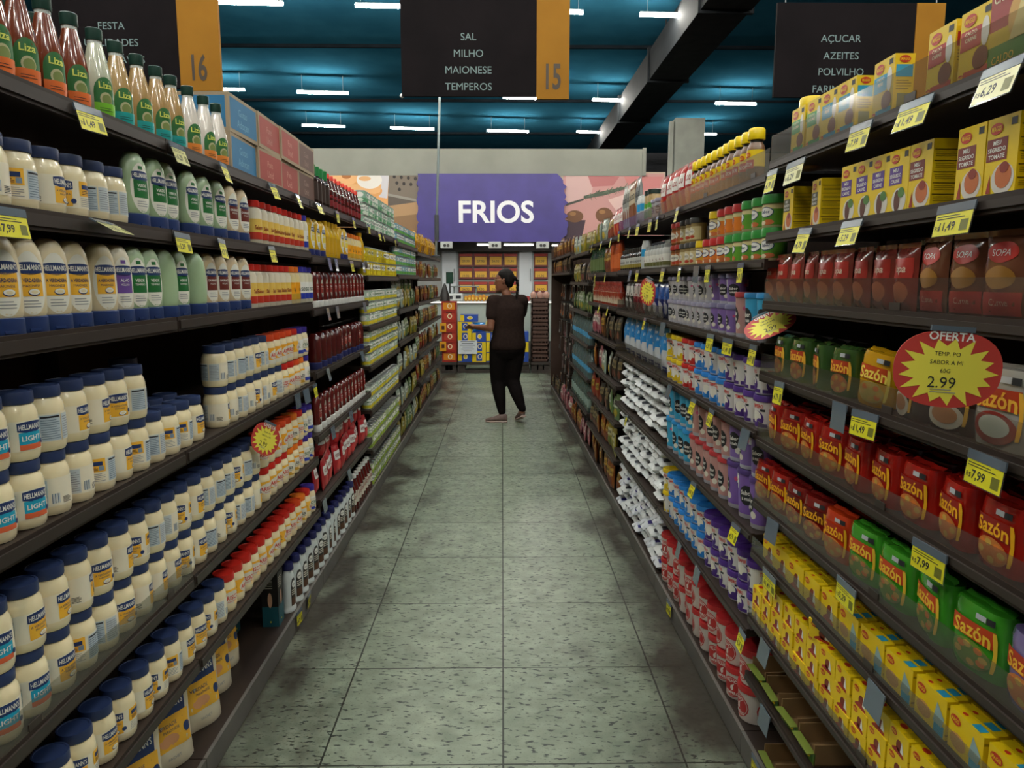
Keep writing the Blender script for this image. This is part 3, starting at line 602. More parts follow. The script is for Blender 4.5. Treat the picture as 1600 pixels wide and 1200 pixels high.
# ---- bags and sachets
def bag_art(m1, m2, t, tm, w, h):
    a = Art(); a.rect(m1, -w * .42, h * .52, w * .42, h * .84, 1); a.txt(tm, t, 0, h * .68, h * .12, 2, wmax=w * .7, bold=.02); a.ell(m2, 0, h * .3, w * .32, h * .17, 1); return a
BAGY = pack('snack_bag', 'golden yellow snack bag', 'golden snack bags', .16, .24, .07, M('#b8841c', .25, coat=.4), bag_art(M('#d8a83a', .3), M('#8a5a1c', .4), 'FAROFA', M('#7a1f14', .4), .16, .24), wr=.006, seed=3)
SACH = {}; SPK = {}
for nm, dsc, c0, c1, c2, t in (('red', 'red sauce sachet', '#7a2a1c', '#a88a3a', '#8a3a1e', 'MOLHO'), ('green', 'green and white sachet', '#5c7448', '#a9b09a', '#9a8a2c', 'MILHO'), ('yellow', 'yellow olive sachet', '#94822a', '#b8b088', '#5f6a2a', 'AZEITONA'),
        ('white', 'white and yellow sachet', '#94a094', '#c9ccc0', '#b89c2a', 'SELETA'), ('brown', 'brown seasoning sachet', '#5c3a22', '#b88a3a', '#8a4a22', 'CALDO'), ('dark', 'dark seasoning sachet', '#2c2420', '#7a6a4a', '#6a3a2a', 'PIMENTA'), ('orange', 'orange seasoning sachet', '#8a4a1c', '#b0883a', '#6a2a1a', 'COLORAU'), ('pink', 'pink seasoning sachet', '#a8606a', '#d8c8c0', '#8a2a3a', 'SAL ROSA')):
    SPK[nm] = pack('seasoning_sachet', dsc.replace('sachet', 'packet'), 'seasoning packets', .1, .17, .035, M(c0, .3, coat=.3), bag_art(M(c1, .4), M(c2, .4), t, INK, .1, .17), nu=6, nv=8, seed=len(nm) + 3)
    SACH[nm] = pack('food_sachet', dsc, 'hanging food sachets', .1, .17, .035, M(c0, .3, coat=.3), bag_art(M(c1, .4), M(c2, .4), t, INK, .1, .17), nu=6, nv=8, seed=len(nm))
KSA = pack('ketchup_sachet', 'red and white ketchup sachet', 'red and white ketchup sachets', .105, .16, .04, M('#a3242a', .3, coat=.3), bag_art(M('#d9d9d4', .4), M('#c93a3a', .4), 'KETCHUP', M('#7c1a1a', .4), .105, .16), seed=8)
# ------------------------------------------------------------------ goods of the seasoning side
MY = M('#e9c511', .42); MRED = M('#a8241c', .42); MOVAL = M('#c4321e', .4)
def oval(a, u, v, s, lay=2):
    a.ell(MOVAL, u, v, s, s * .62, lay, 16); a.txt(M('#f0c41c', .4), 'MAGGI', u, v, s * .5, lay + 1, wmax=s * 1.5, bold=.03)
def maggi(desc, panel, words, wt, pic, w=.085, h=.122, d=.042, group='yellow seasoning boxes on the top shelf', foot=None, back='lines'):
    a = Art(); oval(a, -w * .2, h * .86, w * .2); a.rect(INK, w * .24, h * .86, w * .42, h * .95, 1)
    a.rect(panel, -w * .47, h * .46, w * .18, h * .74, 1)
    for k, t in enumerate(words): a.txt(wt, t, -w * .145, h * (.685 - k * .085), h * .055, 2, wmax=w * .56, bold=.03)
    if pic == 'chop':
        a.ell(M('#d8d4c8', .4), w * .08, h * .2, w * .36, h * .2, 1); a.ell(M('#5a2c20', .5), w * .0, h * .2, w * .15, h * .17, 2); a.ell(M('#4a7a34', .5), w * .2, h * .32, w * .16, h * .08, 3)
    elif pic == 'stew':
        a.ell(M('#d8d0c4', .4), w * .1, h * .22, w * .36, h * .2, 1); a.ell(M('#c46a34', .5), w * .12, h * .26, w * .26, h * .16, 2); a.ell(M('#8a2c1c', .5), w * .14, h * .36, w * .14, h * .07, 3); a.poly(M('#a02a1c', .5), [(-w * .4, h * .06), (-w * .3, h * .3), (-w * .25, h * .06)], 2)
    else:
        a.ell(M('#e4e0d6', .4), w * .3, h * .62, w * .12, h * .2, 2); a.ell(M('#7a3a24', .5), w * .2, h * .28, w * .24, h * .16, 2)
    if foot: a.rect(foot, -w * .3, h * .05, w * .45, h * .16, 2); oval(a, -w * .38, h * .1, w * .1, 3)
    s = Art(); s.rect(panel, -d * .42, h * .62, d * .42, h * .82, 1); oval(s, 0, h * .91, d * .28)
    if back == 'lines':
        s.items = []; 
        for k in range(5): s.rect(M('#4a3a10', .5), -d * .45, h * (.2 + k * .16), d * .45, h * (.212 + k * .16), 1); s.lines(M('#8f7a1a', .5), -d * .4, h * (.1 + k * .16), d * .4, h * (.18 + k * .16), 3, 1, .3)
    else:
        s.rect(M('#8f8a50', .5), -d * .3, h * .1, d * .3, h * .35, 1); s.lines(M('#8f7a1a', .5), -d * .38, h * .4, d * .38, h * .58, 4, 1, .3)
    t = Art(); oval(t, 0, 0, d * .3)
    return carton('seasoning_box', desc, group, 'box', w, h, d, MY, a, t, s)
ylw = M('#f0e6c0', .4); BLUM = M('#2c9ac0', .42); GRNM = M('#2f9a4c', .42); PUR = M('#55308a', .42)
MGR = maggi('yellow and red seasoning box', M('#b32a22', .42), ['CALDO', 'CARNE'], ylw, 'x', back='p', foot=M('#c03a24', .4))
MGB = maggi('yellow and blue seasoning box', BLUM, ['CALDO', 'PEIXE'], ylw, 'x', back='p', foot=BLUM)
MGG = maggi('yellow and green seasoning box', GRNM, ['CALDO', 'LEGUMES'], ylw, 'x', back='p', foot=GRNM)
MSP = maggi('yellow seasoning box with purple panel', PUR, ['MEU', 'SEGREDO', 'CARNE'], WHITE, 'chop', w=.074, h=.13, d=.055, group='upright yellow seasoning boxes')
MSR = maggi('yellow seasoning box with brown-red panel', M('#7c2a22', .42), ['MEU', 'SEGREDO', 'TOMATE'], WHITE, 'stew', w=.077, h=.13, d=.055, group='upright yellow seasoning boxes')
MSG = maggi('yellow seasoning box with olive panel', M('#4a4a24', .42), ['MEU', 'SEGREDO', 'FRANGO'], WHITE, 'stew', w=.07, h=.122, d=.055, group='upright yellow seasoning boxes')
def redgreen_box():
    w, h, d = .105, .145, .05; a = Art(); a.rect(M('#a02a24', .42), -w / 2, h * .45, w / 2, h, 1); a.rect(M('#4c8a30', .42), -w / 2, 0, w / 2, h * .28, 1); a.rect(M('#d8b82a', .42), -w / 2, h * .28, w / 2, h * .45, 1)
    a.ell(M('#d9a85a', .5), w * .18, h * .52, w * .22, h * .24, 2); a.poly(M('#e4cf8a', .5), [(w * .02, h * .28), (w * .4, h * .28), (w * .3, h * .8)], 3); a.txt(ylw, 'CREME', -w * .15, h * .8, h * .1, 3, wmax=w * .5, bold=.02); a.txt(M('#e8c030', .4), 'CALDO', -w * .1, h * .12, h * .09, 3, wmax=w * .5)
    return carton('seasoning_box', 'red and green boxed soup', 'yellow seasoning boxes on the top shelf', 'box', w, h, d, M('#a83028', .42), a, None, a.squeezed(.45))
MRG = redgreen_box()
def seasoning_bottle(desc, r, h):
    pr = [(r * .9, 0), (r, .005), (r, h * .6), (r * .9, h * .68), (r * .62, h * .76), (r * .6, h * .8)]
    a = Art(); a.rect(M('#6a4a34', .5), -r * 2.5, h * .06, r * 2.5, h * .3, 1); a.rect(MY, -r * 2.5, h * .3, r * 2.5, h * .6, 1); a.rect(M('#b82a20', .42), -r * .9, h * .26, r * .9, h * .42, 2); a.txt(WHITE, 'FONDOR', 0, h * .34, h * .07, 3, wmax=r * 1.5); oval(a, 0, h * .51, r * .5, 2)
    cap = B().lathe([(r * .92, h * .79), (r * .95, h * .8), (r * .92, h * .97), (r * .8, h), (r * .3, h)], M('#f0cf12', .35, coat=.2), 20); nk = B().lathe([(r * .7, h * .72), (r * .7, h * .8)], M('#2c2a20', .4), 16)
    return Pr('seasoning_bottle', 'bottle', desc, 'yellow-capped seasoning bottles', r * 2 + .01, h, r * 2, [('body', B().lathe(pr, M('#7a5a40', .3, coat=.4), 18)), ('cap', cap), ('collar', nk), ('label', B().art(a, on_lathe(pr, rref=r), du=.009))], spin=(0, .1))
MSB = seasoning_bottle('seasoning bottle with yellow cap', .029, .175); MSBB = seasoning_bottle('big seasoning bottle with yellow cap', .036, .2)
REDBAG = pack('red_seasoning_bag', 'red and white seasoning bag', 'red seasoning bags', .11, .19, .05, M('#b3241f', .3, coat=.4), bag_art(M('#e4dfd8', .4), M('#d06a1c', .4), 'CALDO', M('#a01c1c', .4), .11, .19), seed=4)
FOIL = [pack('seasoning_stick_bag', 'tall ' + n + ' foil bag', 'tall foil bags', .06, .27, .03, M(c, .3, coat=.3), bag_art(M(c2, .4), M('#8a4a2a', .4), 'CALDO', INK, .06, .27), seed=5, nu=6, nv=8) for n, c, c2 in (('white', '#c9c7bf', '#9a9a94'), ('brown', '#8a5c3c', '#c9b89a'), ('silver', '#a4a6a4', '#7a7c7c'))]
DLJ = bottle('sauce_jar', 'jar with dark green lid and green label', 'sauce jars on the top shelf', .04, .17, M('#b89a6a', .3, coat=.3), M('#23332c', .4), M('#5aa03a', .4), 'TEMPERO', WHITE, neck=.9, shoulder=.8, capr=.041)
# ---- spice pots
def pot(name, desc, group, rb, rt, h, bodym, lidm, art, lidh=.014, n=22, rim=.004, spin=(0, .3, -.3, .6), cat='pot'):
    hb = h - lidh; pr = [(rb * .96, 0), (rb, .002), (rt, hb)]
    b = B().lathe(pr, bodym, n); lid = B().lathe([(rt + rim * .6, hb - .006), (rt + rim, hb - .005), (rt + rim, hb + lidh * .55), (rt + rim * .4, h), (rt - .003, h), (rt - .006, h - .002)], lidm, n)
    return Pr(name, cat, desc, group, (rt + rim) * 2 + .001, h, (rt + rim) * 2, [('body', b), ('lid', lid), ('label', B().art(art, on_lathe(pr, rref=(rb + rt) / 2), du=.008, dv=.03))], spin=spin)
def spice_art(c, r, h):
    a = Art(); a.rect(c, -r * 2.4, h * .1, r * 2.4, h * .8, 1); a.rect(M('#d8c890', .5), -r * 2.4, h * .7, r * 2.4, h * .84, 2); a.ell(NAVY, -r * .2, h * .58, r * .75, h * .2, 3); a.ell(WHITE, -r * .2, h * .58, r * .68, h * .17, 4); a.txt(NAVY, 'Sabor', -r * .2, h * .6, h * .12, 5, wmax=r * 1.1, bold=.02); a.ell(M('#c46a3a', .5), r * .1, h * .2, r * .5, h * .1, 3); a.ell(M('#e0d0b0', .5), -r * .4, h * .18, r * .3, h * .08, 4); return a
def spice(desc, c, lidm): return pot('spice_pot', desc, 'spice pots on trays', .037, .038, .1, M('#c9b88e', .4), lidm, spice_art(c, .037, .08), lidh=.022)
SPG = spice('spice pot with green lid', M('#5d9a2c', .42), M('#2f8a36', .4)); SPR = spice('spice pot with red lid', M('#de7a24', .42), M('#b62a28', .4)); SPY = spice('spice pot with yellow lid', M('#d8a02a', .42), M('#e2bf14', .4))
def dots_art(c, r, h):
    a = Art(); a.rect(c, -r * 1.6, h * .12, r * 1.6, h * .75, 1); a.ell(OFFW, 0, h * .5, r * .8, h * .18, 2); a.txt(INK, 'TEMPERO', 0, h * .5, h * .1, 3, wmax=r * 1.2); a.ell(M('#b03a1c', .5), .3 * r, h * .25, r * .5, h * .08, 2); return a
GLR = pot('spice_jar', 'brown spice jar with red lid', 'glass spice jars', .034, .034, .1, M('#7c4a2a', .25, coat=.5), M('#9c2a20', .4), dots_art(M('#a8683a', .45), .034, .085), lidh=.016)
GLB = pot('spice_jar', 'beige spice jar with grey lid', 'glass spice jars', .034, .034, .1, M('#9a8458', .25, coat=.5), M('#3c3a38', .4), dots_art(M('#c9b98a', .45), .034, .085), lidh=.016)
BLK = bottle('condiment_bottle', 'small dark condiment bottle with white label', 'small condiment bottles', .03, .13, M('#2a2320', .25, coat=.4), M('#35322f', .4), M('#b8b8b0', .5), 'MOLHO', INK, M('#8a7a2c', .5), neck=.5, shoulder=.66, caph=.02)
WBT = bottle('condiment_bottle', 'small white condiment bottle', 'small condiment bottles', .033, .12, M('#b9bab4', .35, coat=.2), M('#8f9290', .4), M('#d8d6cc', .5), 'SAL', M('#7c2a24', .4), M('#5a5a2c', .5), neck=.7, shoulder=.74, caph=.02)
BLT = bottle('condiment_bottle', 'white bottle with bright blue band', 'small condiment bottles', .03, .16, M('#c9ccca', .35), M('#d0d2d0', .4), M('#2a9ad0', .42), None, neck=.7, shoulder=.8, lo=.45, hi=.7)
# ---- seasoning cups
def cup_art(c, r, h, t='Sabor', t2='a mais'):
    a = Art(); a.rect(c, -r * 3.1, h * .1, r * 3.1, h * .97, 1); 
    for q in (0, 2.4, -2.4):
        a.ell(INK, r * q, h * .52, r * .62, h * .22, 2); a.txt(WHITE, t, r * q, h * .58, h * .1, 3, wmax=r * .95, bold=.03); a.txt(WHITE, t2, r * q, h * .45, h * .08, 3, wmax=r * .8, bold=.03)
        a.ell(OFFW, r * (q + .5), h * .28, r * .3, h * .08, 2); a.rect(WHITE, r * (q - 1.1), h * .62, r * (q - .8), h * .9, 2)
    a.ell(M('#c4507a', .5), r * 1.2, h * .7, r * .16, h * .05, 2); return a
def cup(desc, c, lidm, h, r, group): return pot('seasoning_cup', desc, group, r * .86, r, h, M('#c9c8d2', .4), lidm, cup_art(c, r * .92, h - .012), lidh=.012)
CUPP = cup('tall purple seasoning cup', M('#7d62a0', .42), M('#6f6a8a', .4), .155, .044, 'tall seasoning cups'); CUPB = cup('tall blue seasoning cup', M('#3a9cc4', .42), M('#2a86c0', .4), .155, .044, 'tall seasoning cups')
CUPR = cup('tall pink seasoning cup', M('#b98a84', .42), M('#a83236', .4), .155, .044, 'tall seasoning cups'); CUPV = cup('tall purple-lidded seasoning cup', M('#7a5aa4', .42), M('#4a3570', .4), .17, .05, 'tall seasoning cups')
CUPW = cup('small white seasoning cup', M('#b4b0b4', .42), M('#8d889c', .4), .105, .034, 'small seasoning cups'); CUPS = cup('small purple seasoning cup', M('#7d62a0', .42), M('#6f6a8a', .4), .11, .04, 'small seasoning cups')
CUPT = cup('big blue seasoning cup', M('#3fa4cc', .42), M('#2a8ac8', .4), .2, .05, 'tall seasoning cups')
def tub_art(c, r, h, t):
    a = Art(); a.rect(M('#d4d0cc', .45), -r * 3.1, h * .05, r * 3.1, h * .97, 1)
    for q in (0, 2.1, -2.1):
        a.txt(REDC, t, r * q, h * .78, h * .13, 3, wmax=r * 1.2, bold=.03); a.rect(INK, r * (q + .35), h * .6, r * (q + .75), h * .68, 2)
        a.ell(c, r * q, h * .34, r * .66, h * .28, 2); a.ell(M('#e0dccf', .45), r * (q - .05), h * .42, r * .5, h * .2, 3); a.ell(c, r * (q + .3), h * .25, r * .3, h * .12, 4); a.rect(c, r * (q - .95), h * .06, r * (q + .95), h * .18, 2)
    return a
def tub(desc, c, h=.108, r=.044): return pot('seasoning_tub', desc, 'seasoning tubs with coloured lids', r * .88, r, h, M('#cfcac8', .4), M(c, .38), tub_art(M(c, .42), r * .94, h - .014, 'TEMPERO'), lidh=.014)
TBY = tub('white seasoning tub with yellow lid', '#d8b81c'); TBR = tub('white seasoning tub with red lid', '#b82a26'); TBB = tub('white seasoning tub with blue lid', '#2a7cc8'); TBP = tub('white seasoning tub with purple lid', '#4a2c7a')
def red_art(r, h):
    a = Art(); rd = M('#b83230', .42); a.rect(M('#c9bcb4', .45), -r * 3.1, h * .05, r * 3.1, h * .95, 1)
    for q in (0, 2.1, -2.1):
        a.ell(rd, r * q, h * .46, r * .82, h * .37, 2); a.ell(M('#d8b8b0', .45), r * q, h * .46, r * .74, h * .33, 3); a.ell(rd, r * q, h * .46, r * .7, h * .31, 4)
        a.txt(WHITE, 'ALHO', r * q, h * .69, h * .11, 5, wmax=r * .9, bold=.03); a.txt(WHITE, 'TEMPERO', r * q, h * .25, h * .1, 5, wmax=r * 1.1, bold=.03); a.ell(M('#e4d8cf', .45), r * (q + .02), h * .44, r * .12, h * .1, 5); a.poly(M('#e4d8cf', .45), [(r * (q - .06), h * .5), (r * (q + .22), h * .62), (r * (q + .06), h * .42)], 5)
    return a
TBX = pot('garlic_seasoning_tub', 'red and white garlic seasoning tub', 'red garlic seasoning tubs', .045, .051, .118, M('#c9bcb4', .4), M('#b52a2c', .38), red_art(.048, .104), lidh=.014, rim=.003)
TBXL = pot('garlic_seasoning_tub', 'largest red and white garlic seasoning tub', 'red garlic seasoning tubs', .054, .06, .13, M('#c9bcb4', .4), M('#b52a2c', .38), red_art(.057, .112), lidh=.018, rim=.004)
# ---- soft multi-packs
def softbox(b, w, h, d, m, seed=1):
    r = random.Random(seed); ph = [r.uniform(0, 6) for _ in range(8)]; e = 3.2
    n, q = 24, 9; V = []; F = []
    for j in range(q + 1):
        t = j / q; z = h * t; sh = (1 - abs(2 * t - 1) ** 6) ** .35 if 0 < t < 1 else .55
        for i in range(n):
            a = 2 * PI * (i + .5) / n; ca, sa = math.cos(a), math.sin(a); k = (abs(ca) ** e + abs(sa) ** e) ** (-1 / e)
            wob = 1 + .035 * math.sin(3 * a + ph[0] + 7 * t) * math.sin(9 * t + ph[1])
            V.append((w / 2 * k * ca * (.9 + .1 * sh) * wob, d / 2 * k * sa * (.72 + .28 * sh) * wob, z))
    for j in range(q):
        for i in range(n): F.append((j * n + i, j * n + (i + 1) % n, (j + 1) * n + (i + 1) % n, (j + 1) * n + i))
    F.append(tuple(range(n - 1, -1, -1))); F.append(tuple(q * n + i for i in range(n))); b.add(V, F, m)
    wrapseam = B().grid(lambda u, v: ((u - .5) * w * .92, -.004 + .010 * v + .003 * math.sin(14 * u + ph[2]), h - .001 + .007 * v), 10, 2, m)
    def wrap(u, v, l):
        t = min(max(v / h, 0), 1); sh = (1 - abs(2 * t - 1) ** 6) ** .35 if 0 < t < 1 else .55; x = min(abs(u) / (w / 2), .99)
        return (u * (.9 + .1 * sh), -(d / 2 * (1 - x ** e) ** (1 / e) * (.72 + .28 * sh) * 1.02 + .0007 + l), v)
    return wrap, wrapseam
def sazon(desc, base, band, food, plate=None, w=.116, h=.118, d=.06, txt='Sazón', tm='#f2b01c', seed=1, panel=None):
    b = B(); bm_ = M(base, .22, coat=.6); wr, seam = softbox(b, w, h, d, bm_, seed); a = Art(); g = M(tm, .4)
    if panel: a.rect(M(panel, .42), -w * .42, h * .05, w * .42, h * .9, 1)
    a.ell(M(food, .5), 0, h * .27, w * .36, h * .2, 1)
    if plate: a.ell(M(plate, .45), 0, h * .26, w * .38, h * .21, 2); a.ell(M(food, .5), 0, h * .28, w * .28, h * .14, 3)
    else:
        for k in range(7): a.ell(M('#d8762c' if k % 2 else '#c9a24a', .5), w * .24 * math.cos(k * 2.4), h * .27 + h * .12 * math.sin(k * 2.4), w * .08, h * .05, 2)
    a.rect(M(band, .42), -w * .4, h * .5, w * .4, h * .76, 4); a.txt(g, txt, 0, h * .635, h * .22, 5, wmax=w * .76, bold=.035, arc=-2.0)
    a.poly(g, [(w * .40 + .004 * math.cos(t), h * (.45 + .3 * math.sin(t))) for t in (-1.4, -.7, 0, .7, 1.4)] + [(w * .36, h * .75), (w * .39, h * .45), (w * .36, h * .15)], 4)
    a.rect(M('#b9bcc0', .4), w * .06, h * .84, w * .24, h * .92, 4); a.rect(INK, w * .25, h * .83, w * .38, h * .92, 4)
    return Pr('seasoning_sachet_pack', 'pack', desc, 'soft seasoning sachet packs', w + .004, h, d, [('body', b), ('top_seam', seam), ('printed_label', B().art(a, wr, du=w / 10, dv=h / 9, lift=.0004))], spin=(0, .06, -.08))
SZR = sazon('glossy red seasoning pack', '#a81c12', '#8f1710', '#c4702c', seed=2); SZO = sazon('glossy orange-red seasoning pack', '#c43a14', '#a8240f', '#d07a24', seed=3)
SZG = sazon('glossy green seasoning pack', '#3f9a26', '#c4421a', '#6a8a2c', tm='#f0c43a', seed=4, w=.124, h=.122); SZP = sazon('glossy purple seasoning pack', '#7a6a9c', '#b8341c', '#c4743c', tm='#f0b43a', seed=5, w=.124, h=.122)
SZDG = sazon('dark green seasoning pack', '#3a5a26', '#b53a1a', '#b8683a', tm='#f0b43a', seed=6, w=.1, h=.115); SZY = sazon('yellow seasoning pack', '#d09a14', '#c4481a', '#b8a04a', tm='#f4d85a', seed=7, w=.105, h=.122)
SZB = sazon('brown seasoning pack with pasta dish', '#3a2a22', '#a8341a', '#b87a4a', '#cfc4b4', tm='#f0b43a', seed=8, w=.12, h=.12); SZW = sazon('white seasoning pack with rice bowl', '#a8a49c', '#b53a1a', '#c9ccc0', '#8f2a22', tm='#f0b43a', seed=9, w=.13, h=.135)
SZM = sazon('dark red seasoning pack', '#7a1410', '#5c100c', '#b05a34', seed=10)
SOUP = pack('soup_sachet', 'red and pink soup sachet', 'soup sachets behind a clear riser', .088, .132, .035, M('#8f3a30', .22, coat=.6), bag_art(M('#b53228', .4), M('#b8623c', .5), 'Sopa', M('#e4c8b0', .4), .088, .132), seed=12, wr=.0025)
SOUPL = pack('soup_sachet', 'red-capped soup sachet with red foot', 'soup sachets behind a clear riser', .098, .14, .035, M('#7a4a34', .2, coat=.7), Art().ell(M('#c03026', .4), 0, .112, .034, .018, 1).txt(WHITE, 'SOPA', 0, .112, .012, 2, wmax=.05).rect(M('#b8342c', .4), -.043, .005, .043, .045, 1).txt(M('#e0c0a8', .4), 'Carne', 0, .028, .012, 2).ell(M('#a8742c', .5), 0, .07, .034, .02, 1), seed=13, wr=.0025)
SOUPG = pack('soup_sachet', 'brown soup sachet with dark foot', 'soup sachets behind a clear riser', .098, .14, .035, M('#6a4a34', .2, coat=.7), Art().ell(M('#b83a2c', .4), 0, .112, .034, .018, 1).rect(M('#35453a', .4), -.043, .005, .043, .05, 1).txt(M('#cfcab8', .4), 'Feijão', 0, .03, .012, 2).ell(M('#8a8a3c', .5), 0, .078, .034, .018, 1), seed=14, wr=.0025)
# ---- thin stock-cube boxes
def thin_box(desc, w, h, d, blue, bar=True, group='thin yellow stock-cube boxes', bricks=False):
    a = Art(); oval(a, -w * .3 if not bricks else -w * .25, h * .78, w * .15)
    if blue: a.rect(BLUM, w * .15, 0, w * .46, h * .3, 1); a.poly(M('#8fa8a8', .5), [(w * .12, h * .25), (w * .22, h * .8), (w * .46, h * .5), (w * .4, h * .25)], 2); a.ell(M('#c9924a', .5), -w * .2, h * .3, w * .24, h * .2, 1)
    else: a.ell(M('#7a3020', .5), w * .05, h * .38, w * .16, h * .26, 1); a.poly(WHITE, [(w * .12, h * .2), (w * .18, h * .7), (w * .3, h * .2)], 2); a.poly(MRED, [(-w * .3, h * .1), (-w * .05, h * .3), (w * .3, h * .12), (w * .3, h * .02), (-w * .3, h * .02)], 1)
    t = Art(); t.rect(BLUM if blue else M('#c9a810', .4), w * .1, -d * .4, w * .35, d * .4, 1); t.ell(MOVAL, -w * .2, 0, d * .3, d * .2, 2)
    s = Art(); s.rect(M('#b8960e', .45), -d * .5, h * .1, d * .5, h * .16, 1); s.rect(M('#a8860c', .45), -d * .45, h * .8, d * .45, h * .86, 1)
    return carton('stock_cube_box', desc, group, 'box', w, h, d, MY, a, t, s)
MTB = thin_box('thin yellow and blue stock-cube box', .098, .078, .02, True); MTY = thin_box('small yellow stock-cube box', .076, .052, .034, False, group='small yellow stock-cube boxes', bricks=True)
MTC = thin_box('thin yellow and grey stock-cube box', .09, .075, .02, False)
def tray():
    w, h, d = .1, .1, .13; k = M('#8a6a44', .7); g = M('#4c7a2a', .45)
    b = B().box(-w / 2, -d / 2, 0, w / 2, d / 2, .004, k).box(-w / 2, -d / 2, 0, w / 2, -d / 2 + .003, h * .35, g).box(-w / 2, d / 2 - .003, 0, w / 2, d / 2, h, g).box(-w / 2, -d / 2, 0, -w / 2 + .003, d / 2, h * .6, k).box(w / 2 - .003, -d / 2, 0, w / 2, d / 2, h * .6, k)
    f = B().box(-w / 2, -d / 2 - .02, h * .34, w / 2, -d / 2 + .003, h * .36, M('#6f7c2e', .5)); f2 = B().art(Art().rect(M('#44702a', .45), -w * .4, h * .05, w * .4, h * .3, 1).ell(LEMON, .01, h * .17, .02, .01, 2), on_front(-d / 2))
    return Pr('opened_display_carton', 'box', 'opened green and brown display carton', 'opened display cartons', w + .01, h, d, [('tray', b), ('torn_flap', f), ('printed_label', f2)])
TRAY = tray()
# ---- bags of salt and so on
def pillow(name, desc, group, w, h, d, base, ends, band=None):
    b = B(); r = random.Random(len(desc)); m0 = M(base, .4); m1 = M(ends, .4)
    def f(u, v, sg):
        x = (u - .5) * w; y = (v - .5) * d; k = (1 - abs(2 * u - 1) ** 3.2) * (1 - abs(2 * v - 1) ** 5.0); return (x, y, h / 2 + sg * (h / 2 * max(k, 0) ** .5) + .002 * math.sin(17 * u + 9 * v + r.random() * .01))
    b.grid(lambda u, v: f(u, v, 1), 9, 11, m0); b.grid(lambda u, v: f(1 - u, v, -1), 9, 11, m0)
    p = B()
    for sg in (1, -1): p.grid(lambda u, v: tuple(Vector(f(.66 + .24 * u if sg > 0 else .9 - .24 * u, .10 + .6 * v, sg)) + Vector((0, -.0008, sg * .0012))), 4, 8, m1)
    ps = [('body', b), ('printed_label', p)]
    return Pr(name, 'bag', desc, group, w + .002, h, d, ps)
SALT = pillow('salt_bag', 'white salt bag with dark band', 'white salt bags lying in stacks', .124, .054, .2, '#c6c8c8', '#4a4a50')
SALTB = pillow('salt_bag', 'white and violet-blue salt bag', 'blue salt bags lying in stacks', .124, .054, .2, '#c4c6cc', '#3a327a')
BBAG = pack('blue_salt_bag', 'white bag with bright blue top', 'standing bags in clear bins', .15, .24, .07, M('#cfd2d6', .3, coat=.3), Art().rect(M('#1f7fc4', .4), -.07, .12, .07, .23, 1).ell(M('#1f7fc4', .4), -.02, .12, .05, .03, 1).rect(M('#2a3a7a', .4), -.068, .005, .06, .035, 1), seed=20, wr=.004)
def coffee(desc, c0, c1, c2): return pack('seasoning_bag', desc, 'standing bags in clear bins', .13, .19, .06, M(c0, .3, coat=.3), bag_art(M(c1, .4), M(c2, .4), 'SAL', INK, .13, .19), seed=21, wr=.004)
CFB = coffee('black and white seasoning bag', '#2a2624', '#c9c6c0', '#b8b6b0'); CFR = coffee('red seasoning bag in the clear bin', '#8f2030', '#c9b8b0', '#5c1620'); CFU = coffee('navy blue seasoning bag', '#242c6e', '#2c5aa8', '#b8b6c0')
# ---- bottles and hanging goods at the far end
PET = bottle('water_bottle', 'clear blue-labelled water bottle', 'water bottles', .043, .26, M('#4c5a5a', .15, coat=.5), M('#7a95a4', .4), M('#4a8cb4', .45), None, neck=.3, shoulder=.58, lo=.24, hi=.42)
PETG = bottle('vinegar_bottle', 'clear grey vinegar bottle', 'vinegar bottles', .04, .25, M('#465450', .15, coat=.5), M('#3a4a44', .4), M('#7d8e86', .45), None, neck=.32, shoulder=.6, lo=.2, hi=.5)
PEP = bottle('pepper_sauce_bottle', 'red pepper sauce bottle', 'red pepper sauce bottles', .028, .17, M('#8c2c1c', .25, coat=.4), M('#9c2a1c', .4), M('#b8a890', .45), None, neck=.4, shoulder=.55)
OIL = bottle('olive_oil_bottle', 'dark green oil bottle', 'dark green oil bottles', .03, .2, M('#24402a', .2, coat=.5), M('#2a5a34', .4), M('#5a6a3c', .45), None, neck=.42, shoulder=.6)
ORT = bottle('orange_sauce_tube', 'tall orange sauce bottle', 'tall orange sauce bottles', .022, .21, M('#b0481c', .25, coat=.3), M('#a83a18', .4), M('#c9622c', .45), None, neck=.6, shoulder=.8)
def blister(desc, tool, shape, mt=None):
    w, h = .075, .21; b = B().box(-w / 2, 0, -h, w / 2, .0012, 0, M('#3a3531', .5)); t = B(); m = M(tool, .35, metal=.5 if mt else 0)
    if shape == 'spoon': t.lathe([(.012, -.19), (.016, -.17), (.012, -.15), (.004, -.14), (.004, -.05), (.008, -.03)], m, 8, .5, cy=-.006)
    elif shape == 'knife': t.box(-.009, -.006, -.19, .009, -.001, -.09, m).box(-.006, -.009, -.09, .006, 0, -.02, M('#2a2624', .5))
    else: t.lathe([(.02, -.17), (.024, -.14), (.022, -.12), (.005, -.11), (.005, -.03)], m, 8, .5, cy=-.009)
    l = B().art(Art().rect(M('#b9b4a8', .5), -w * .45, -.03, w * .45, -.004, 1).rect(M(tool, .5), -w * .3, -.024, w * .1, -.012, 2), on_front(0))
    return Pr('carded_utensil', 'utensil', desc, 'carded kitchen utensils on hooks', w, h, .02, [('backing_card', b), ('utensil', t), ('printed_label', l)])
BLI = [blister('carded steel spoon', '#8f8f8a', 'spoon', 1), blister('carded kitchen knife', '#9a9a98', 'knife', 1), blister('carded dark whisk', '#3c3a38', 'w'), blister('carded orange-handled tool', '#8a4a1c', 'w'), blister('carded pink gadget', '#8a5a5c', 'spoon')]
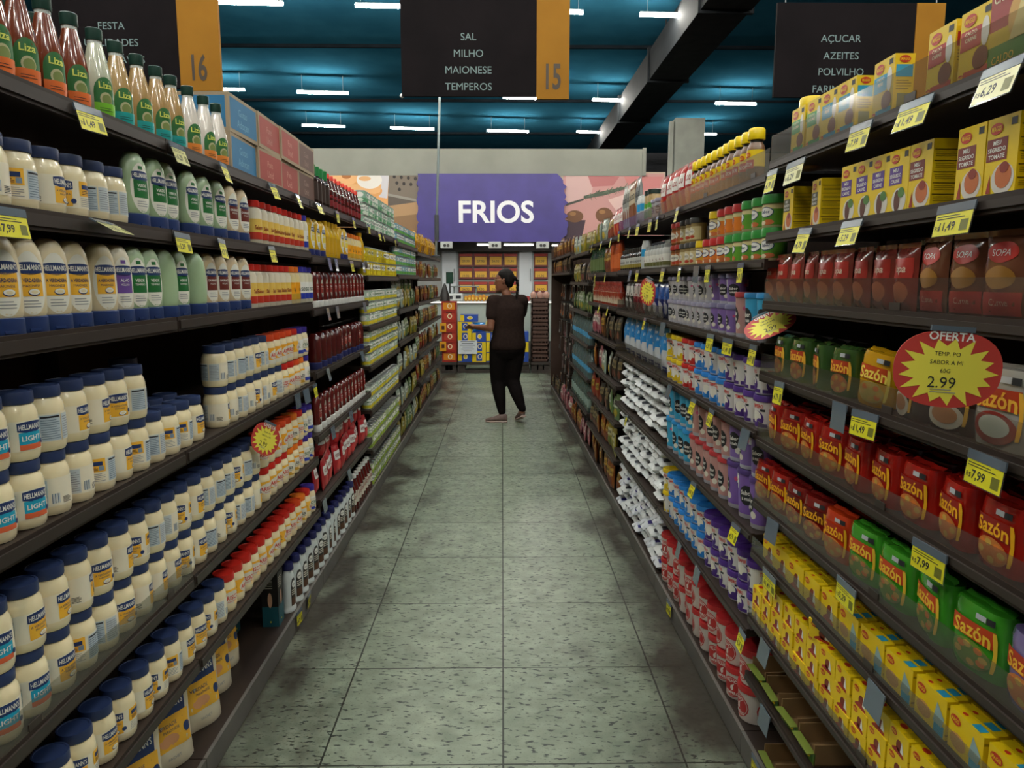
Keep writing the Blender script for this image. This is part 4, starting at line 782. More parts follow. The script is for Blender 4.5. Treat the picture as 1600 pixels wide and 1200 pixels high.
# ------------------------------------------------------------------ stocking the mayonnaise side
def LW(i): return ('top', 'second', 'third', 'fourth', 'fifth', 'sixth')[i] + ' left shelf' if i < 6 else 'left base deck'
def RW(i): return ('top', 'second', 'third', 'fourth', 'fifth', 'sixth')[i] + ' right shelf' if i < 6 else 'right base deck'
def NW(i): return ('top', 'second', 'third', 'fourth', 'fifth', 'sixth', 'seventh', 'eighth', 'ninth')[i] + ' near-bay right shelf'
def zL(b, i): return Z[('L', b)][i] if i < 6 else ZD
def zR(b, i): return Z[('R', b)][i] if i < len(Z[('R', b)]) else ZD
def at(side, p, pxs, z, where, dep=None, off=0.0, rot=0.0, tilt=(0, 0), scale=1.0):
    d = dep if dep is not None else .014 + p.d / 2
    for px in pxs:
        s = S(side, px, z, d - p.d / 2); r = (RZL if side == 'L' else RZR) + rot + (RND.choice(p.spin) if p.spin else 0) + RND.uniform(-.05, .05)
        put(p, sp(side, s + off, d, z), r, where, tilt, scale)
# top shelf
at('L', DRR, (-12, 20, 62, 102, 141), zL(0, 0), LW(0)); at('L', DRR, (-30, 50, 90), zL(0, 0), LW(0) + ' back row', dep=.125)
at('L', DRW, (178,), zL(0, 0), LW(0)); at('L', DRB, (209, 240, 268, 290), zL(0, 0), LW(0)); at('L', DRO, (315, 338, 357), zL(1, 0), LW(0))
s = S('L', 364, 1.955, .02)
for p, n in ((CBL, 1), (CRD, 2), (CBR, 1)):
    for k in range(n):
        s += .145
        for h, t in ((0, 'lower'), (.134, 'upper')): put(p, sp('L', s + RND.uniform(-.004, .004), .015 + .12 + RND.uniform(0, .012), 1.955 + h), RZL + RND.uniform(-.02, .02), f'{t} tier, {LW(0)}')
        s += .146
row('L', [(SOY, 4)], 3.80, zL(2, 0), LW(0), gap=.012); row('L', [(REDB, 9)], 4.14, zL(2, 0), LW(0), gap=.028)
row('L', [(SOY, 4)], 3.82, zL(2, 0), LW(0) + ' back row', gap=.012, dep=.13)
row('L', [(CANG, 17)], 5.14, zL(3, 0), LW(0), tiers=('lower', 'middle', 'upper'), gap=.008)
row('L', [(CANB, 18)], 6.62, zL(4, 0), LW(0), tiers=('lower', 'upper'), gap=.006)
row('L', [(BAGY, 11)], 8.15, zL(5, 0), LW(0), gap=.10, dep=.06); row('L', [(BAGY, 6)], 7.2, zL(4, 0), LW(0) + ' back row', gap=.05, dep=.19)
# second shelf
row('L', [(JAR, 8)], 1.21, zL(0, 1), LW(1), gap=.004)
at('L', SQG, (229, 258, 276, 309, 331, 352), zL(0, 1), LW(1)); at('L', SQB, (371, 388), zL(1, 1), LW(1))
row('L', [(SAL, 9), (SALB, 1)], 2.88, zL(1, 1), LW(1), gap=.0); row('L', [(MUS, 3), (MUSB, 4), (MUS, 2), (SALY, 5), (MUSB, 1)], 3.68, zL(2, 1), LW(1), gap=.012)
row('L', [(CANY, 19)], 5.14, zL(3, 1), LW(1), tiers=('lower', 'middle'), gap=.002); row('L', [(CANB, 19)], 6.63, zL(4, 1), LW(1), tiers=('lower', 'middle', 'upper'), gap=.002)
# third shelf
at('L', SQY, (-45, 26, 64, 103, 137, 178), zL(0, 2), LW(2)); at('L', SQP, (204,), zL(0, 2), LW(2)); at('L', SQG, (227, 250, 293), zL(0, 2), LW(2)); at('L', SQGb, (271, 316), zL(0, 2), LW(2)); at('L', SQB, (338, 356, 374, 390), zL(1, 2), LW(2))
row('L', [(SAL, 7), (SALY, 2), (SALB, 3)], 2.79, zL(1, 2), LW(2), gap=.0)
row('L', [(KET, 13)], 3.72, zL(2, 2), LW(2), gap=.022); row('L', [(CAN, 19)], 5.14, zL(3, 2), LW(2), tiers=('lower', 'middle', 'upper'), gap=.002)
# fourth shelf, two tiers of jars
row('L', [(JAR, 2), (JARL, 2), (JAR, 9)], 1.14, zL(0, 3), LW(3), tiers=('lower', 'upper'), until=1.97, gap=.004)
row('L', [(JAR, 5)], 1.9, zL(0, 3), 'second row of ' + LW(3), dep=.155, gap=.008); put(JAR, sp('L', 2.08, .155, zL(0, 3) + .14), RZL + 1.5, 'upper second row, ' + LW(3))
row('L', [(JAR, 8), (JRED, 2)], 2.44, zL(1, 3), LW(3), tiers=('lower',), gap=.003); row('L', [(JORG, 1), (JLIZ, 1), (JBLU, 1)], 3.33, zL(1, 3), LW(3), tiers=('lower',), gap=.003)
row('L', [(JAR, 6), (JORG, 4), (JRED, 1), (JBLU, 2)], 2.44, zL(1, 3) + .14, LW(3), tiers=('upper',), gap=.003)
row('L', [(KETD, 11)], 3.7, zL(2, 3), LW(3), gap=.03); row('L', [(CAN, 19)], 5.14, zL(3, 3), LW(3), tiers=('lower', 'middle', 'upper'), gap=.002)
# fifth shelf
row('L', [(JAR, 2), (JARL, 2), (JAR, 15)], 1.10, zL(0, 4), LW(4), tiers=('lower',), gap=.004); row('L', [(JRED, 4), (JLIZ, 2), (JORG, 1), (JBLU, 2)], 2.83, zL(1, 4), LW(4), tiers=('lower',), gap=.003)
row('L', [(JAR, 1), (JARL, 2), (JAR, 16)], 1.10, zL(0, 4) + .14, LW(4), tiers=('upper',), gap=.004); row('L', [(JRED, 2), (JORG, 3), (JLIZ, 1), (JRED, 1), (JBLU, 2)], 2.83, zL(1, 4) + .14, LW(4), tiers=('upper',), gap=.003)
row('L', [(KET, 13)], 3.7, zL(2, 4), LW(4), gap=.018); row('L', [(CAN, 19)], 5.14, zL(3, 4), LW(4), tiers=('lower', 'upper'), gap=.002)
# sixth shelf
row('L', [(JAR, 2), (JARL, 1), (JAR, 12)], 1.06, zL(0, 5), LW(5), gap=.004); row('L', [(JRED, 10), (JORG, 1), (JLIZ, 1), (JRED, 1), (JBLU, 1)], 2.41, zL(1, 5), LW(5), gap=.002)
row('L', [(KSA, 13)], 3.66, zL(2, 5), LW(5), gap=.004, tiers=('',)); row('L', [(KSA, 13)], 3.66, zL(2, 5) + .13, LW(5) + ' upper hooks', gap=.004, dep=.07); row('L', [(CANP, 19)], 5.14, zL(3, 5), LW(5), tiers=('lower', 'upper'), gap=.002)
# base deck
for s, dp, r in ((1.50, .12, -.5), (1.68, .10, -.55), (1.86, .085, -.6), (2.07, .09, -.55), (2.28, .08, -.5), (2.47, .11, -.45), (2.64, .14, -.4)):
    put(PCH, sp('L', s, dp + .01, ZD), RZL + r, LW(6), (-.05, 0), 1.12)
for s, dp, r in ((2.78, .20, .1), (2.92, .2, 0), (3.02, .04, .05)): put(DBX, sp('L', s, dp + .035, ZD), RZL + r, LW(6))
row('L', [(GAR, 14)], 3.1, ZD, LW(6), gap=.012); row('L', [(KUP, 8)], 4.52, ZD, LW(6), gap=.008); row('L', [(CANP, 19)], 5.16, ZD, LW(6), tiers=('lower', 'upper'), gap=.002)
# sachets and bags in the far bays
far = [('white', 'yellow', 'green'), ('white', 'green', 'yellow'), ('white', 'yellow', 'white'), ('white', 'green', 'yellow'), ('yellow', 'green', 'white')]
for i, cols in enumerate(far):
    row('L', [(SACH[cols[0]], 5), (SACH[cols[1]], 4), (SACH[cols[2]], 4)], 6.64, zL(4, i + 2 if i < 4 else 6), LW(i + 2 if i < 4 else 6), gap=.012)
row('L', [(SACH['white'], 6), (SACH['green'], 6)], 6.66, zL(4, 2) + .13, LW(2) + ' upper hooks', dep=.07, gap=.014)
mixs = [('red', 'yellow', 'orange', 'brown'), ('orange', 'red', 'green', 'brown'), ('brown', 'orange', 'yellow', 'red'), ('green', 'brown', 'orange', 'yellow'), ('red', 'brown', 'white', 'orange'), ('yellow', 'orange', 'brown', 'green')]
for i in range(6):
    sq = []
    for k in range(4): sq += [(SACH[mixs[i][k]], 3), (SACH[mixs[(i + 1) % 6][k]], 3)]
    row('L', sq, 8.14, zL(5, i + 1), LW(i + 1), gap=.016)
# ------------------------------------------------------------------ stocking the seasoning side
# nearest bay
def boxes(p, pxs, z, where, dep=None):      # pixel columns are the near edges of their fronts
    for px in pxs: s = S('R', px, z, .018); put(p, sp('R', s + p.w / 2, dep or .018 + p.d / 2, z), RZR + RND.uniform(-.02, .02), where)
z = zR(0, 0)
boxes(MRG, (1610,), z, NW(0)); put(MRG, sp('R', S('R', 1610, z, .018) - .056, .045, z), RZR, NW(0)); boxes(MGR, (1545, 1488), z, NW(0)); boxes(MGR, (1455,), z, NW(0) + ' back row', .085); boxes(MGB, (1394, 1334, 1306), z, NW(0)); boxes(MGG, (1281, 1255), z, NW(0))
z = zR(0, 1)
boxes(MSR, (1660, 1585, 1534), z, NW(1)); boxes(MSR, (1452,), z, NW(1)); boxes(MSP, (1416, 1387, 1360, 1335), z, NW(1))
put(MSG, sp('R', 1.93, .05, z), RZR - .1, NW(1)); put(MSG, sp('R', 2.10, .045, z), RZR - .02, NW(1))
z = zR(0, 2)
row('R', [(SOUPG, 2), (SOUPL, 3), (SOUP, 9)], .98, z, NW(2), gap=.004, dep=.05); row('R', [(SOUPG, 5), (SOUP, 5)], 1.05, z, NW(2) + ' second row', gap=.012, dep=.10)
z = zR(0, 3)
row('R', [(SZW, 2), (SZB, 2)], .98, z, NW(3), gap=.006, dep=.045); put(SZY, sp('R', 1.605, .05, z), RZR + .25, NW(3), (0, .12)); row('R', [(SZDG, 4)], 1.70, z, NW(3), gap=.022, dep=.05); row('R', [(SZB, 4), (SZDG, 4)], 1.15, z, NW(3) + ' second row', gap=.012, dep=.115)
z = zR(0, 4)
row('R', [(SZR, 10)], .98, z, NW(4), gap=.004, dep=.05); row('R', [(SZR, 9)], 1.02, z, NW(4) + ' second row', gap=.006, dep=.115); row('R', [(SZR, 8)], 1.02, z, NW(4) + ' third row', gap=.012, dep=.18)
z = zR(0, 5)
row('R', [(SZP, 1), (SZG, 4), (SZO, 1), (SZM, 2), (SZR, 2)], 1.0, z, NW(5), gap=.004, dep=.048); row('R', [(SZP, 1), (SZG, 4), (SZO, 1), (SZM, 3)], 1.0, z, NW(5) + ' second row', gap=.006, dep=.115); row('R', [(SZG, 3), (SZM, 4)], 1.2, z, NW(5) + ' third row', gap=.012, dep=.18)
z = zR(0, 6)
for k in range(6): row('R', [(MTB, 6), (MTC, 5)], 1.02 + .004 * k, z, NW(6) + ('' if k == 0 else ' %s row' % nth(k + 1)), gap=.006, dep=.024 + .0225 * k, jit=.0015)
z = zR(0, 7)
for t, tn in enumerate(('first', 'second', 'third', 'fourth')):
    if t < 3: row('R', [(MTY, 15 - (t == 2) * 3)], 1.0 + (t == 2) * .16, z + t * .0525, f'{tn} layer, {NW(7)}', gap=.0015, dep=.024, jit=.002)
    for k in (1, 2):
        if t < 3: row('R', [(MTY, 12)], 1.02, z + t * .0525, f'{tn} layer, {NW(7)} {nth(k + 1)} row', gap=.003, dep=.024 + .037 * k, jit=.002)
put(MTY, sp('R', 1.74, .03, z + .1585), RZR + .5, 'tilted on the stack, ' + NW(7), (.12, 0)); 
z = zR(0, 8)
row('R', [(TRAY, 4)], 1.74, z, NW(8), gap=.01, dep=.085)
row('R', [(SPK['dark'], 5), (TRAY, 3)], 1.1, ZD, 'near-bay right base deck', gap=.02, dep=.08)
# spice pot bay
z = zR(1, 0)
at('R', MSBB, (1243,), z, RW(0), dep=.09); row('R', [(MSB, 11)], 2.42, z, RW(0), gap=.0); row('R', [(REDBAG, 3)], 3.21, z, RW(0), gap=.004, dep=.05); row('R', [(REDBAG, 2)], 3.56, z, RW(0), gap=.005, dep=.05); row('R', [(CUPW, 2), (DLJ, 2)], 3.80, z, RW(0), gap=.004); row('R', [(BLT, 2), (FOIL[2], 2), (FOIL[1], 3), (FOIL[0], 3)], 4.15, z, RW(0), gap=.008, dep=.035)
z = zR(1, 1)
for t, tn in enumerate(('lower', 'upper')):
    row('R', [(SPG, 5 if t == 0 else 3), (SPR, 3), (SPY, 1)], 2.24 + t * .01, z + t * .101, f'{tn} tier, {RW(1)}', gap=.008); row('R', [(GLB, 3), (GLR, 2)], 3.09, z + t * .101, f'{tn} tier, {RW(1)}', gap=.006)
row('R', [(WBT, 7), (BLT, 1), (BLK, 10)], 3.58, z, RW(1), gap=.004); row('R', [(WBT, 6)], 3.62, z, RW(1) + ' back row', gap=.02, dep=.12)
z = zR(1, 2)
row('R', [(CUPB, 2)], 2.26, z, RW(2), gap=.004); row('R', [(CUPR, 1)], 2.46, z, RW(2)); row('R', [(CUPS, 3)], 2.57, z, 'lower tier, ' + RW(2), gap=.006); row('R', [(CUPS, 3)], 2.57, z + .11, 'upper tier, ' + RW(2), gap=.006)
for t, tn in enumerate(('lower', 'upper')): row('R', [(CUPW, 8)], 2.86, z + t * .106, f'{tn} tier, {RW(2)}', gap=.006)
row('R', [(CFU, 3), (CFB, 2), (CFR, 2), (CFB, 2)], 3.6, z, RW(2), gap=.005, dep=.07)
z = zR(1, 3)
for t, tn in enumerate(('lower', 'upper')): row('R', [(TBP, 4), (TBB, 4), (TBR, 2), (TBY, 3)], 2.24 + t * .012, z + t * .109, f'{tn} tier, {RW(3)}', gap=.002)
row('R', [(BBAG, 7)], 3.62, z, RW(3), gap=.02, dep=.07)
z = zR(1, 4)
row('R', [(CUPV.alias('large purple seasoning cup'), 3), (CUPR, 5), (CUPB, 4)], 2.24, z, 'lower tier, ' + RW(4), gap=.004)
row('R', [(CUPP, 3)], 2.25, z + .1705, 'upper tier, ' + RW(4), gap=.014); row('R', [(CUPR, 5), (CUPB, 4)], 2.56, z + .1555, 'upper tier, ' + RW(4), gap=.004)
z = zR(1, 5)
for t, tn in enumerate(('lower', 'upper')): row('R', [(TBP, 6), (TBB, 6), (TBY, 1)], 2.22 + t * .012, z + t * .109, f'{tn} tier, {RW(5)}', gap=.002)
for t, tn in enumerate(('lower', 'upper')):
    put(TBXL, sp('R', 2.30, .075, ZD + t * .131), RZR, f'{tn} tier, {RW(6)}'); row('R', [(TBX, 10)], 2.38 + t * .02, ZD + t * .119, f'{tn} tier, {RW(6)}', gap=.004)
# salt bags
for zi, nl, kinds in ((4, 5, (SALT,)), (5, 5, (SALT,)), (6, 5, (SALTB, SALT))):
    z = zR(2, zi)
    for l in range(nl):
        for c in range(9):
            p = kinds[(c + l) % len(kinds)] if len(kinds) > 1 else kinds[0]
            key = f'{nth(l + 1)} layer, {RW(zi)}'
            put(p, sp('R', 3.61 + c * .134 + RND.uniform(-.003, .003), .122 + RND.uniform(-.018, .02), z + .003 + l * .058), RZR + RND.uniform(-.03, .03), key, (RND.uniform(-.012, .012), RND.uniform(-.012, .012)))
# red sauce bay
z3 = [zR(3, i) for i in range(7)]
row('R', [(REDBAG, 3), (SPK['red'], 4), (SPK['white'], 3), (SPK['yellow'], 3)], 4.88, z3[0], RW(0), gap=.01, dep=.05)
row('R', [(ORT, 7), (SPK['orange'], 3), (OIL, 11)], 4.88, z3[1], RW(1), gap=.006)
row('R', [(PEP, 20)], 4.88, z3[2], RW(2), gap=.002); row('R', [(SPK['yellow'], 1)], 6.1, z3[2], RW(2))
row('R', [(SPK['dark'], 5), (SPK['brown'], 3), (SPK['pink'], 4)], 4.9, z3[3], RW(3), gap=.015); row('R', [(SPK['dark'], 4), (SPK['white'], 3), (SPK['pink'], 2), (SPK['orange'], 2)], 4.9, z3[4], RW(4), gap=.015)
row('R', [(SPK['green'], 3), (SPK['dark'], 4), (SPK['red'], 5)], 4.9, z3[5], RW(5), gap=.012); row('R', [(SPK['yellow'], 4), (SPK['orange'], 4), (SPK['dark'], 4)], 4.9, z3[6], 'seventh right shelf', gap=.012); row('R', [(SPK['orange'], 4), (SPK['brown'], 4), (SPK['orange'], 4)], 4.9, ZD, RW(6), gap=.012)
# water bottle bay
z4 = [zR(4, i) for i in range(6)]
row('R', [(SPK['yellow'], 8), (SPK['white'], 4)], 6.34, z4[0], RW(0), gap=.012); row('R', [(SPK['dark'], 7), (SPK['yellow'], 5)], 6.34, z4[1], RW(1), gap=.012); row('R', [(SPK['green'], 12)], 6.34, z4[2], RW(2), gap=.015)
row('R', [(PET, 10)], 6.34, z4[3], RW(3), gap=.05); row('R', [(PET, 10)], 6.34, z4[4], RW(4), gap=.05); row('R', [(PETG, 11)], 6.34, z4[5], RW(5), gap=.045); row('R', [(SPK['pink'], 6), (SPK['orange'], 6)], 6.34, ZD, RW(6), gap=.012)
# hanging utensils
PEG = M('#6a6a68', .35, metal=.8)
for i, zz in enumerate((1.52, 1.28, 1.04, .80, .56, .32)):
    q, rz = local('R', 9.03, zz); hb = obj('hook_bar', B().box(-1.17, .30, -.012, 1.17, .315, .012, PEG), loc=q, smooth=False); hb.rotation_euler = (0, 0, rz); tag(hb, f'steel hook bar, {nth(i + 1)} from the top of the utensil rack', 'rack', 'hook bars')
    for k in range(15):
        s_ = 7.92 + k * .158 + RND.uniform(-.015, .015); dp = .16 + RND.uniform(-.05, .03)
        put(BLI[(k * 3 + i * 2 + (k // 3)) % 5], sp('R', s_, dp, zz), RZR + RND.uniform(-.2, .2), f'{nth(i + 1)} hook row of utensil rack', (RND.uniform(-.06, .06), 0))
        obj('peg', B().box(9.03 - s_ - .003, dp - .012, -.006, 9.03 - s_ + .003, .30, .002, PEG), hb, smooth=False)
row('R', [(SPK['brown'], 18)], 7.9, 1.86, 'first utensil rack shelf', gap=.03); row('R', [(SPK['dark'], 10), (SPK['brown'], 8)], 7.9, 1.66, 'second utensil rack shelf', gap=.03)
row('R', [(SPK['pink'], 10), (SPK['dark'], 8)], 7.9, ZD, 'base deck of utensil rack', gap=.025)
# ------------------------------------------------------------------ price tags clipped to the shelf edges
HOLD = M('#59646f', .25, coat=.5); TYEL = M('#d9d021', .45); TPAL = M('#d8d48c', .3, coat=.4)
def price_tag(w, h, card, price, blank=False):
    b = B().box(-w / 2, -.003, -.016, w / 2, 0, .0, HOLD).box(-w / 2, -.0022, -h - .016, w / 2, -.0012, -.016, CLEAR if not blank else HOLD)
    a = Art()
    if not blank:
        a.rect(card, -w / 2 + .002, -h - .014, w / 2 - .002, -.0165, 0); a.lines(INK, -w * .44, -.028, w * .3, -.019, 2, 1, .35)
        a.txt(INK, 'R$', -w * .38, -h * .66 - .014, h * .2, 1); a.txt(INK, price, -w * .12, -h * .6 - .014, h * .36, 1, wmax=w * .42, bold=.03); a.rect(M('#6a6a20', .5), w * .22, -h * .86 - .014, w * .42, -h * .4 - .014, 1)
        return Pr('price_tag', 'price tag', 'yellow price tag', 'price tags', w, h, .004, [('holder', b), ('card', B().art(a, on_front(-.0005), lift=-.0002) if 0 else B().art(a, on_front(-.0023), lift=.0003))])
    return Pr('price_tag', 'price tag', 'empty grey price tag holder', 'empty tag holders', w, h, .004, [('holder', b)])
TG = [price_tag(.098, .042, TYEL, p) for p in ('11,49', '7,99', '5,29')]; TGS = [price_tag(.07, .05, TYEL, p) for p in ('4,79', '3,59', '9,98')]
TGP = price_tag(.105, .045, TPAL, '6,29'); TGP.desc = 'pale yellow price tag'; TGG = price_tag(.075, .05, None, '', True)
def tags(side, z, pxs, kinds, where, tilt=-.18):
    for i, px in enumerate(pxs):
        p = kinds[i % len(kinds)]; s = S(side, px, z - .04, -.01)
        put(p, sp(side, s, -.008, z - .004), (RZL if side == 'L' else RZR) + RND.uniform(-.08, .08), where + ' edge', (tilt + RND.uniform(-.08, .08), RND.uniform(-.04, .04)))
tags('L', 1.955, (138, 276, 348, 425, 464, 497), TG[:1] + [TGP] + TGS, LW(0), -.3); tags('L', 1.955, (527, 552, 576), TGS, LW(0)); tags('L', 1.93, (592, 598, 617), TGS, LW(0))
tags('L', 1.708, (14, 285, 346, 424), [TG[1], TG[2], TGS[0], TGS[1]], LW(1)); tags('L', 1.708, (160,), [TGP], LW(1), -1.0); tags('L', 1.69, (514, 525, 549, 568), [TGG, TGG, TGS[2], TGG], LW(1))
tags('L', 1.43, (512, 527, 569), [TGG], LW(2)); tags('L', 1.115, (512, 565), [TGG], LW(3)); tags('L', 1.07, (465, 478, 492), [TGG, TGG, TGS[0]], LW(3), -.1); tags('L', .79, (520, 548), [TGG], LW(4)); tags('L', .455, (507, 545), [TGG], LW(5))
tags('L', .10, (468, 484), [TGS[0]], LW(6), 0)
tags('R', 1.915, (1566, 1431, 1345), [TGP, TG[0], TG[1]], NW(0), -.25); tags('R', 1.89, (1243, 1207, 1059), [TGP, TGS[0], TGS[1]], RW(0), -.25); tags('R', 1.885, (1027, 1016, 997, 984, 967), TGS, RW(0), -.1)
tags('R', 1.707, (1493, 1331, 1258), [TG[0], TG[2], TGS[0]], NW(1), -.2); tags('R', 1.63, (1157, 1106, 1088, 1062, 1036, 996, 985), [TGS[0], TGS[1], TGG, TGS[2], TGS[0], TGS[1], TGG], RW(1), -.15)
tags('R', 1.29, (1217, 1311, 1350, 1540), [TGS[0], TGG, TG[0], TG[1]], NW(3), -.15); tags('R', 1.375, (1177, 1137, 1110, 1036, 1008), [TGS[0], TG[0], TGS[1], TGG, TGS[2]], RW(2), -.15)
tags('R', 1.10, (1165, 1112, 1084), [TGG, TGS[1], TGS[0]], RW(3), -.2); tags('R', 1.10, (1047,), [TGG], RW(3)); tags('R', 1.085, (1450,), [TG[1]], NW(4), -.1); tags('R', .885, (1321, 1207), [TG[2], TGG], NW(5), -.1); tags('R', .72, (1368, 1201), [TGG, TG[0]], NW(6), -.05)
tags('R', .50, (1442, 1195), [TG[1], TGG], NW(7), -.1); tags('R', .765, (1150, 1084), [TGS[0], TGS[2]], RW(4), -.2); tags('R', .44, (1160, 1090, 1062), [TGS[1], TGG, TGG], RW(5), -.2); tags('R', .30, (1195, 1280), [TGG], NW(8), -.1)
tags('R', 1.86, (955, 940, 925), TGS, RW(0)); tags('R', 1.625, (946, 930), TGS, RW(1)); tags('R', 1.39, (950, 937), TGS, RW(2)); tags('R', .765, (980,), [TGS[0]], RW(4) + ' salt'); tags('R', .1, (1045, 1180), [TGS[0]], RW(6), 0)
# ------------------------------------------------------------------ starburst offer flags
def offer(w, h, loc, rot, label, seed=0, price='2,99', lines=('TEMP. PO', 'SABOR A MI', '60G')):
    RD = M('#c2413a', .45); YL = M('#ecdf50', .5)
    n = 36; b = B(); pts = []
    for i in range(n):
        a = 2 * PI * i / n; e = 2.4; ca, sa = math.cos(a), math.sin(a); k = (abs(ca) ** e + abs(sa) ** e) ** (-1 / e); pts.append((w / 2 * ca * k, h / 2 * sa * k))
    P = [(x, -.0006, y) for x, y in pts] + [(x, .0006, y) for x, y in pts]
    b.add(P, [tuple(range(n - 1, -1, -1)), tuple(range(n, 2 * n))] + [(i, (i + 1) % n, n + (i + 1) % n, n + i) for i in range(n)], RD)
    o = obj('offer_flag', b, smooth=False); o.location = loc; o.rotation_euler = rot; tag(o, label, 'sign')
    for sgn in (-1, 1):
        a = Art(); a.star(YL, 0, -h * .03, w * .47, h * .45, 17, .70, 1, .06)
        a.txt(WHITE, 'OFERTA', 0, h * .43, h * .11, 3, wmax=w * .5, bold=.03)
        for k, t in enumerate(lines): a.txt(INK, t, -w * .02, h * (.20 - k * .11), h * .055, 3)
        a.txt(INK, price, -w * .04, h * -.17, h * .15, 3, bold=.0); a.lines(GREY, -w * .14, -h * .32, w * .1, -h * .25, 2, 3, .3)
        obj('printed_starburst', B().art(a, on_front(-.0008) if sgn < 0 else on_back(.0008), lift=.0003), o, smooth=False)
    obj('clip', B().box(-w * .2, -.003, h * .49, w * .2, .003, h * .56, HOLD), o, smooth=False)
    return o
c = at_y(1480, 577, 1.15)
offer(.164, .124, c, (0, .06, -.15), 'big red and yellow starburst offer flag reading 2.99 before the seasoning packs', 0, '2.99')
c = at_y(1203, 507, 2.2)
offer(.155, .11, c, (-1.0, -.45, -.15), 'starburst offer flag lying tilted at the end of the nearest right bay', 1)
c = at_y(1012, 456, 3.62)
offer(.15, .13, c, (0, .25, -1.25), 'narrow starburst offer flag turned on edge above the seasoning bags', 2)
c = at_y(415, 686, 2.72)
offer(.15, .12, c, (0, .5, 1.12), 'starburst offer flag hanging among the mayonnaise jars', 3)
# ------------------------------------------------------------------ deli counter at the end of the aisle
def pbox(b, x0, y0, x1, y1, Y, depth, m, bev=0.0):      # a box whose front fills this part of the view at distance Y
    a = at_y(x0, y1, Y); c = at_y(x1, y0, Y); return b.box(a.x, Y, a.z, c.x, Y + depth, c.z, m, bev)
YS = 14.6
SOF = noisy('beige_soffit_paint', '#83837a', '#8c8c82', 1.5, .8)
a = at_y(372, 272, YS); c = at_y(1008, 233, YS)
struct(obj('trim_9', B().box(a.x - 1.2, YS, a.z - .02, c.x, YS + 3.2, c.z + .0, SOF).box(c.x - .05, YS - .03, a.z - .02, c.x + .02, YS, c.z + .02, SOF), smooth=False))
PUR2 = noisy('violet_sign_paint', '#392d78', '#403384', 2.5, .5)
# photo mural board with food pictures
mb = B(); a = at_y(505, 377, YS); c = at_y(1040, 269, YS); mb.box(a.x, YS + .01, a.z, c.x, YS + .05, c.z, M('#b7a58f', .6))
mural = obj('food_mural_board', mb, smooth=False); tag(mural, 'long mural board with cheese, grater and ham pictures under the soffit', 'sign')
def mpts(l): return [tuple((at_y(x, y, YS).x, at_y(x, y, YS).z)) for x, y in l]
am = Art(); rj0 = random.Random(9)
def mp(col, pts, lay): am.poly(M(col, .6), mpts(pts)[::-1], lay)
def me_(col, cx, cy, rx, ry, lay):
    p = at_y(cx, cy, YS); k = 14.8 / FPX; am.ell(M(col, .6), p.x, p.z, rx * k, ry * k, lay, 24)
mp('#e0a060', [(505, 269), (608, 269), (608, 377), (505, 377)], 1); mp('#e8b078', [(512, 268.5), (562, 268.5), (556, 284), (540, 296), (512, 296)], 2); me_('#b06a34', 541, 275, 7, 4, 3)
me_('#d89a5a', 568, 298, 28, 12, 3); mp('#e2ac74', [(540, 288), (596, 288), (594, 300), (586, 303), (543, 299)], 4); me_('#ded8d0', 577, 281, 19, 13, 5); me_('#d8a470', 570, 279, 9, 3.5, 6); mp('#c8c4c8', [(590, 269), (608, 269), (605, 310), (592, 308)], 2)
mp('#76695c', [(608, 269), (655, 269), (655, 312), (606, 303)], 2)
for k in range(9): me_('#2e2824', 616 + (k % 4) * 11 + (k // 4) * 4, 276 + (k // 4) * 10 + (k % 4), 2.3, 2.6, 3)
mp('#8f8a80', [(606, 302), (655, 312), (655, 316), (606, 306)], 3); mp('#5c5148', [(606, 306), (655, 316), (655, 322), (606, 322)], 3); mp('#b08a62', [(605, 322), (656, 315), (656, 334), (605, 340)], 4); mp('#8c6a48', [(605, 340), (656, 334), (656, 377), (605, 377)], 3)
mp('#c08c88', [(880, 271), (1038, 271), (1038, 377), (880, 377)], 1); mp('#c9a4a0', [(884, 272), (930, 272), (925, 300), (895, 318), (884, 318)], 2); mp('#b06a6a', [(918, 273), (968, 276), (958, 290), (925, 292)], 3); mp('#c47a78', [(975, 276), (1036, 276), (1030, 296), (985, 298)], 3); mp('#d8b4ae', [(950, 312), (1000, 296), (1000, 318), (965, 332)], 3)
mp('#4f5848', [(912, 306), (945, 298), (978, 291), (979, 295), (945, 305), (912, 311)], 4); mp('#3a3c34', [(884, 318), (912, 310), (912, 313), (884, 322)], 4)
for k in range(40):
    x_ = 912 + k * 1.7; y_ = 309 - k * .42; dx, dy = rj0.uniform(2, 8), rj0.choice((-1, 1)) * rj0.uniform(3, 8); mp(rj0.choice(('#4f5a48', '#3f4a3c', '#66705c')), [(x_, y_), (x_ + dx, y_ + dy), (x_ + dx + .8, y_ + dy + .6), (x_ + 1.2, y_ + .4)], 5)
me_('#6a4326', 898, 338, 13, 9, 4); me_('#94683c', 895, 334, 5, 3, 5); me_('#6e4628', 944, 336, 13, 11, 4); me_('#9a6c3e', 941, 331, 5, 3, 5); mp('#3a2430', [(882, 344), (915, 344), (908, 377), (882, 377)], 3)
for sg_ in (-1, 1):
    ap = Art(); ap.items = [it for it in am.items if (it[2][0][0] > .3) == (sg_ > 0)]; obj('food_picture', B().art(ap, lambda u, v, l: (u, YS + .009 - l, v), lift=.0012), mural, smooth=False)
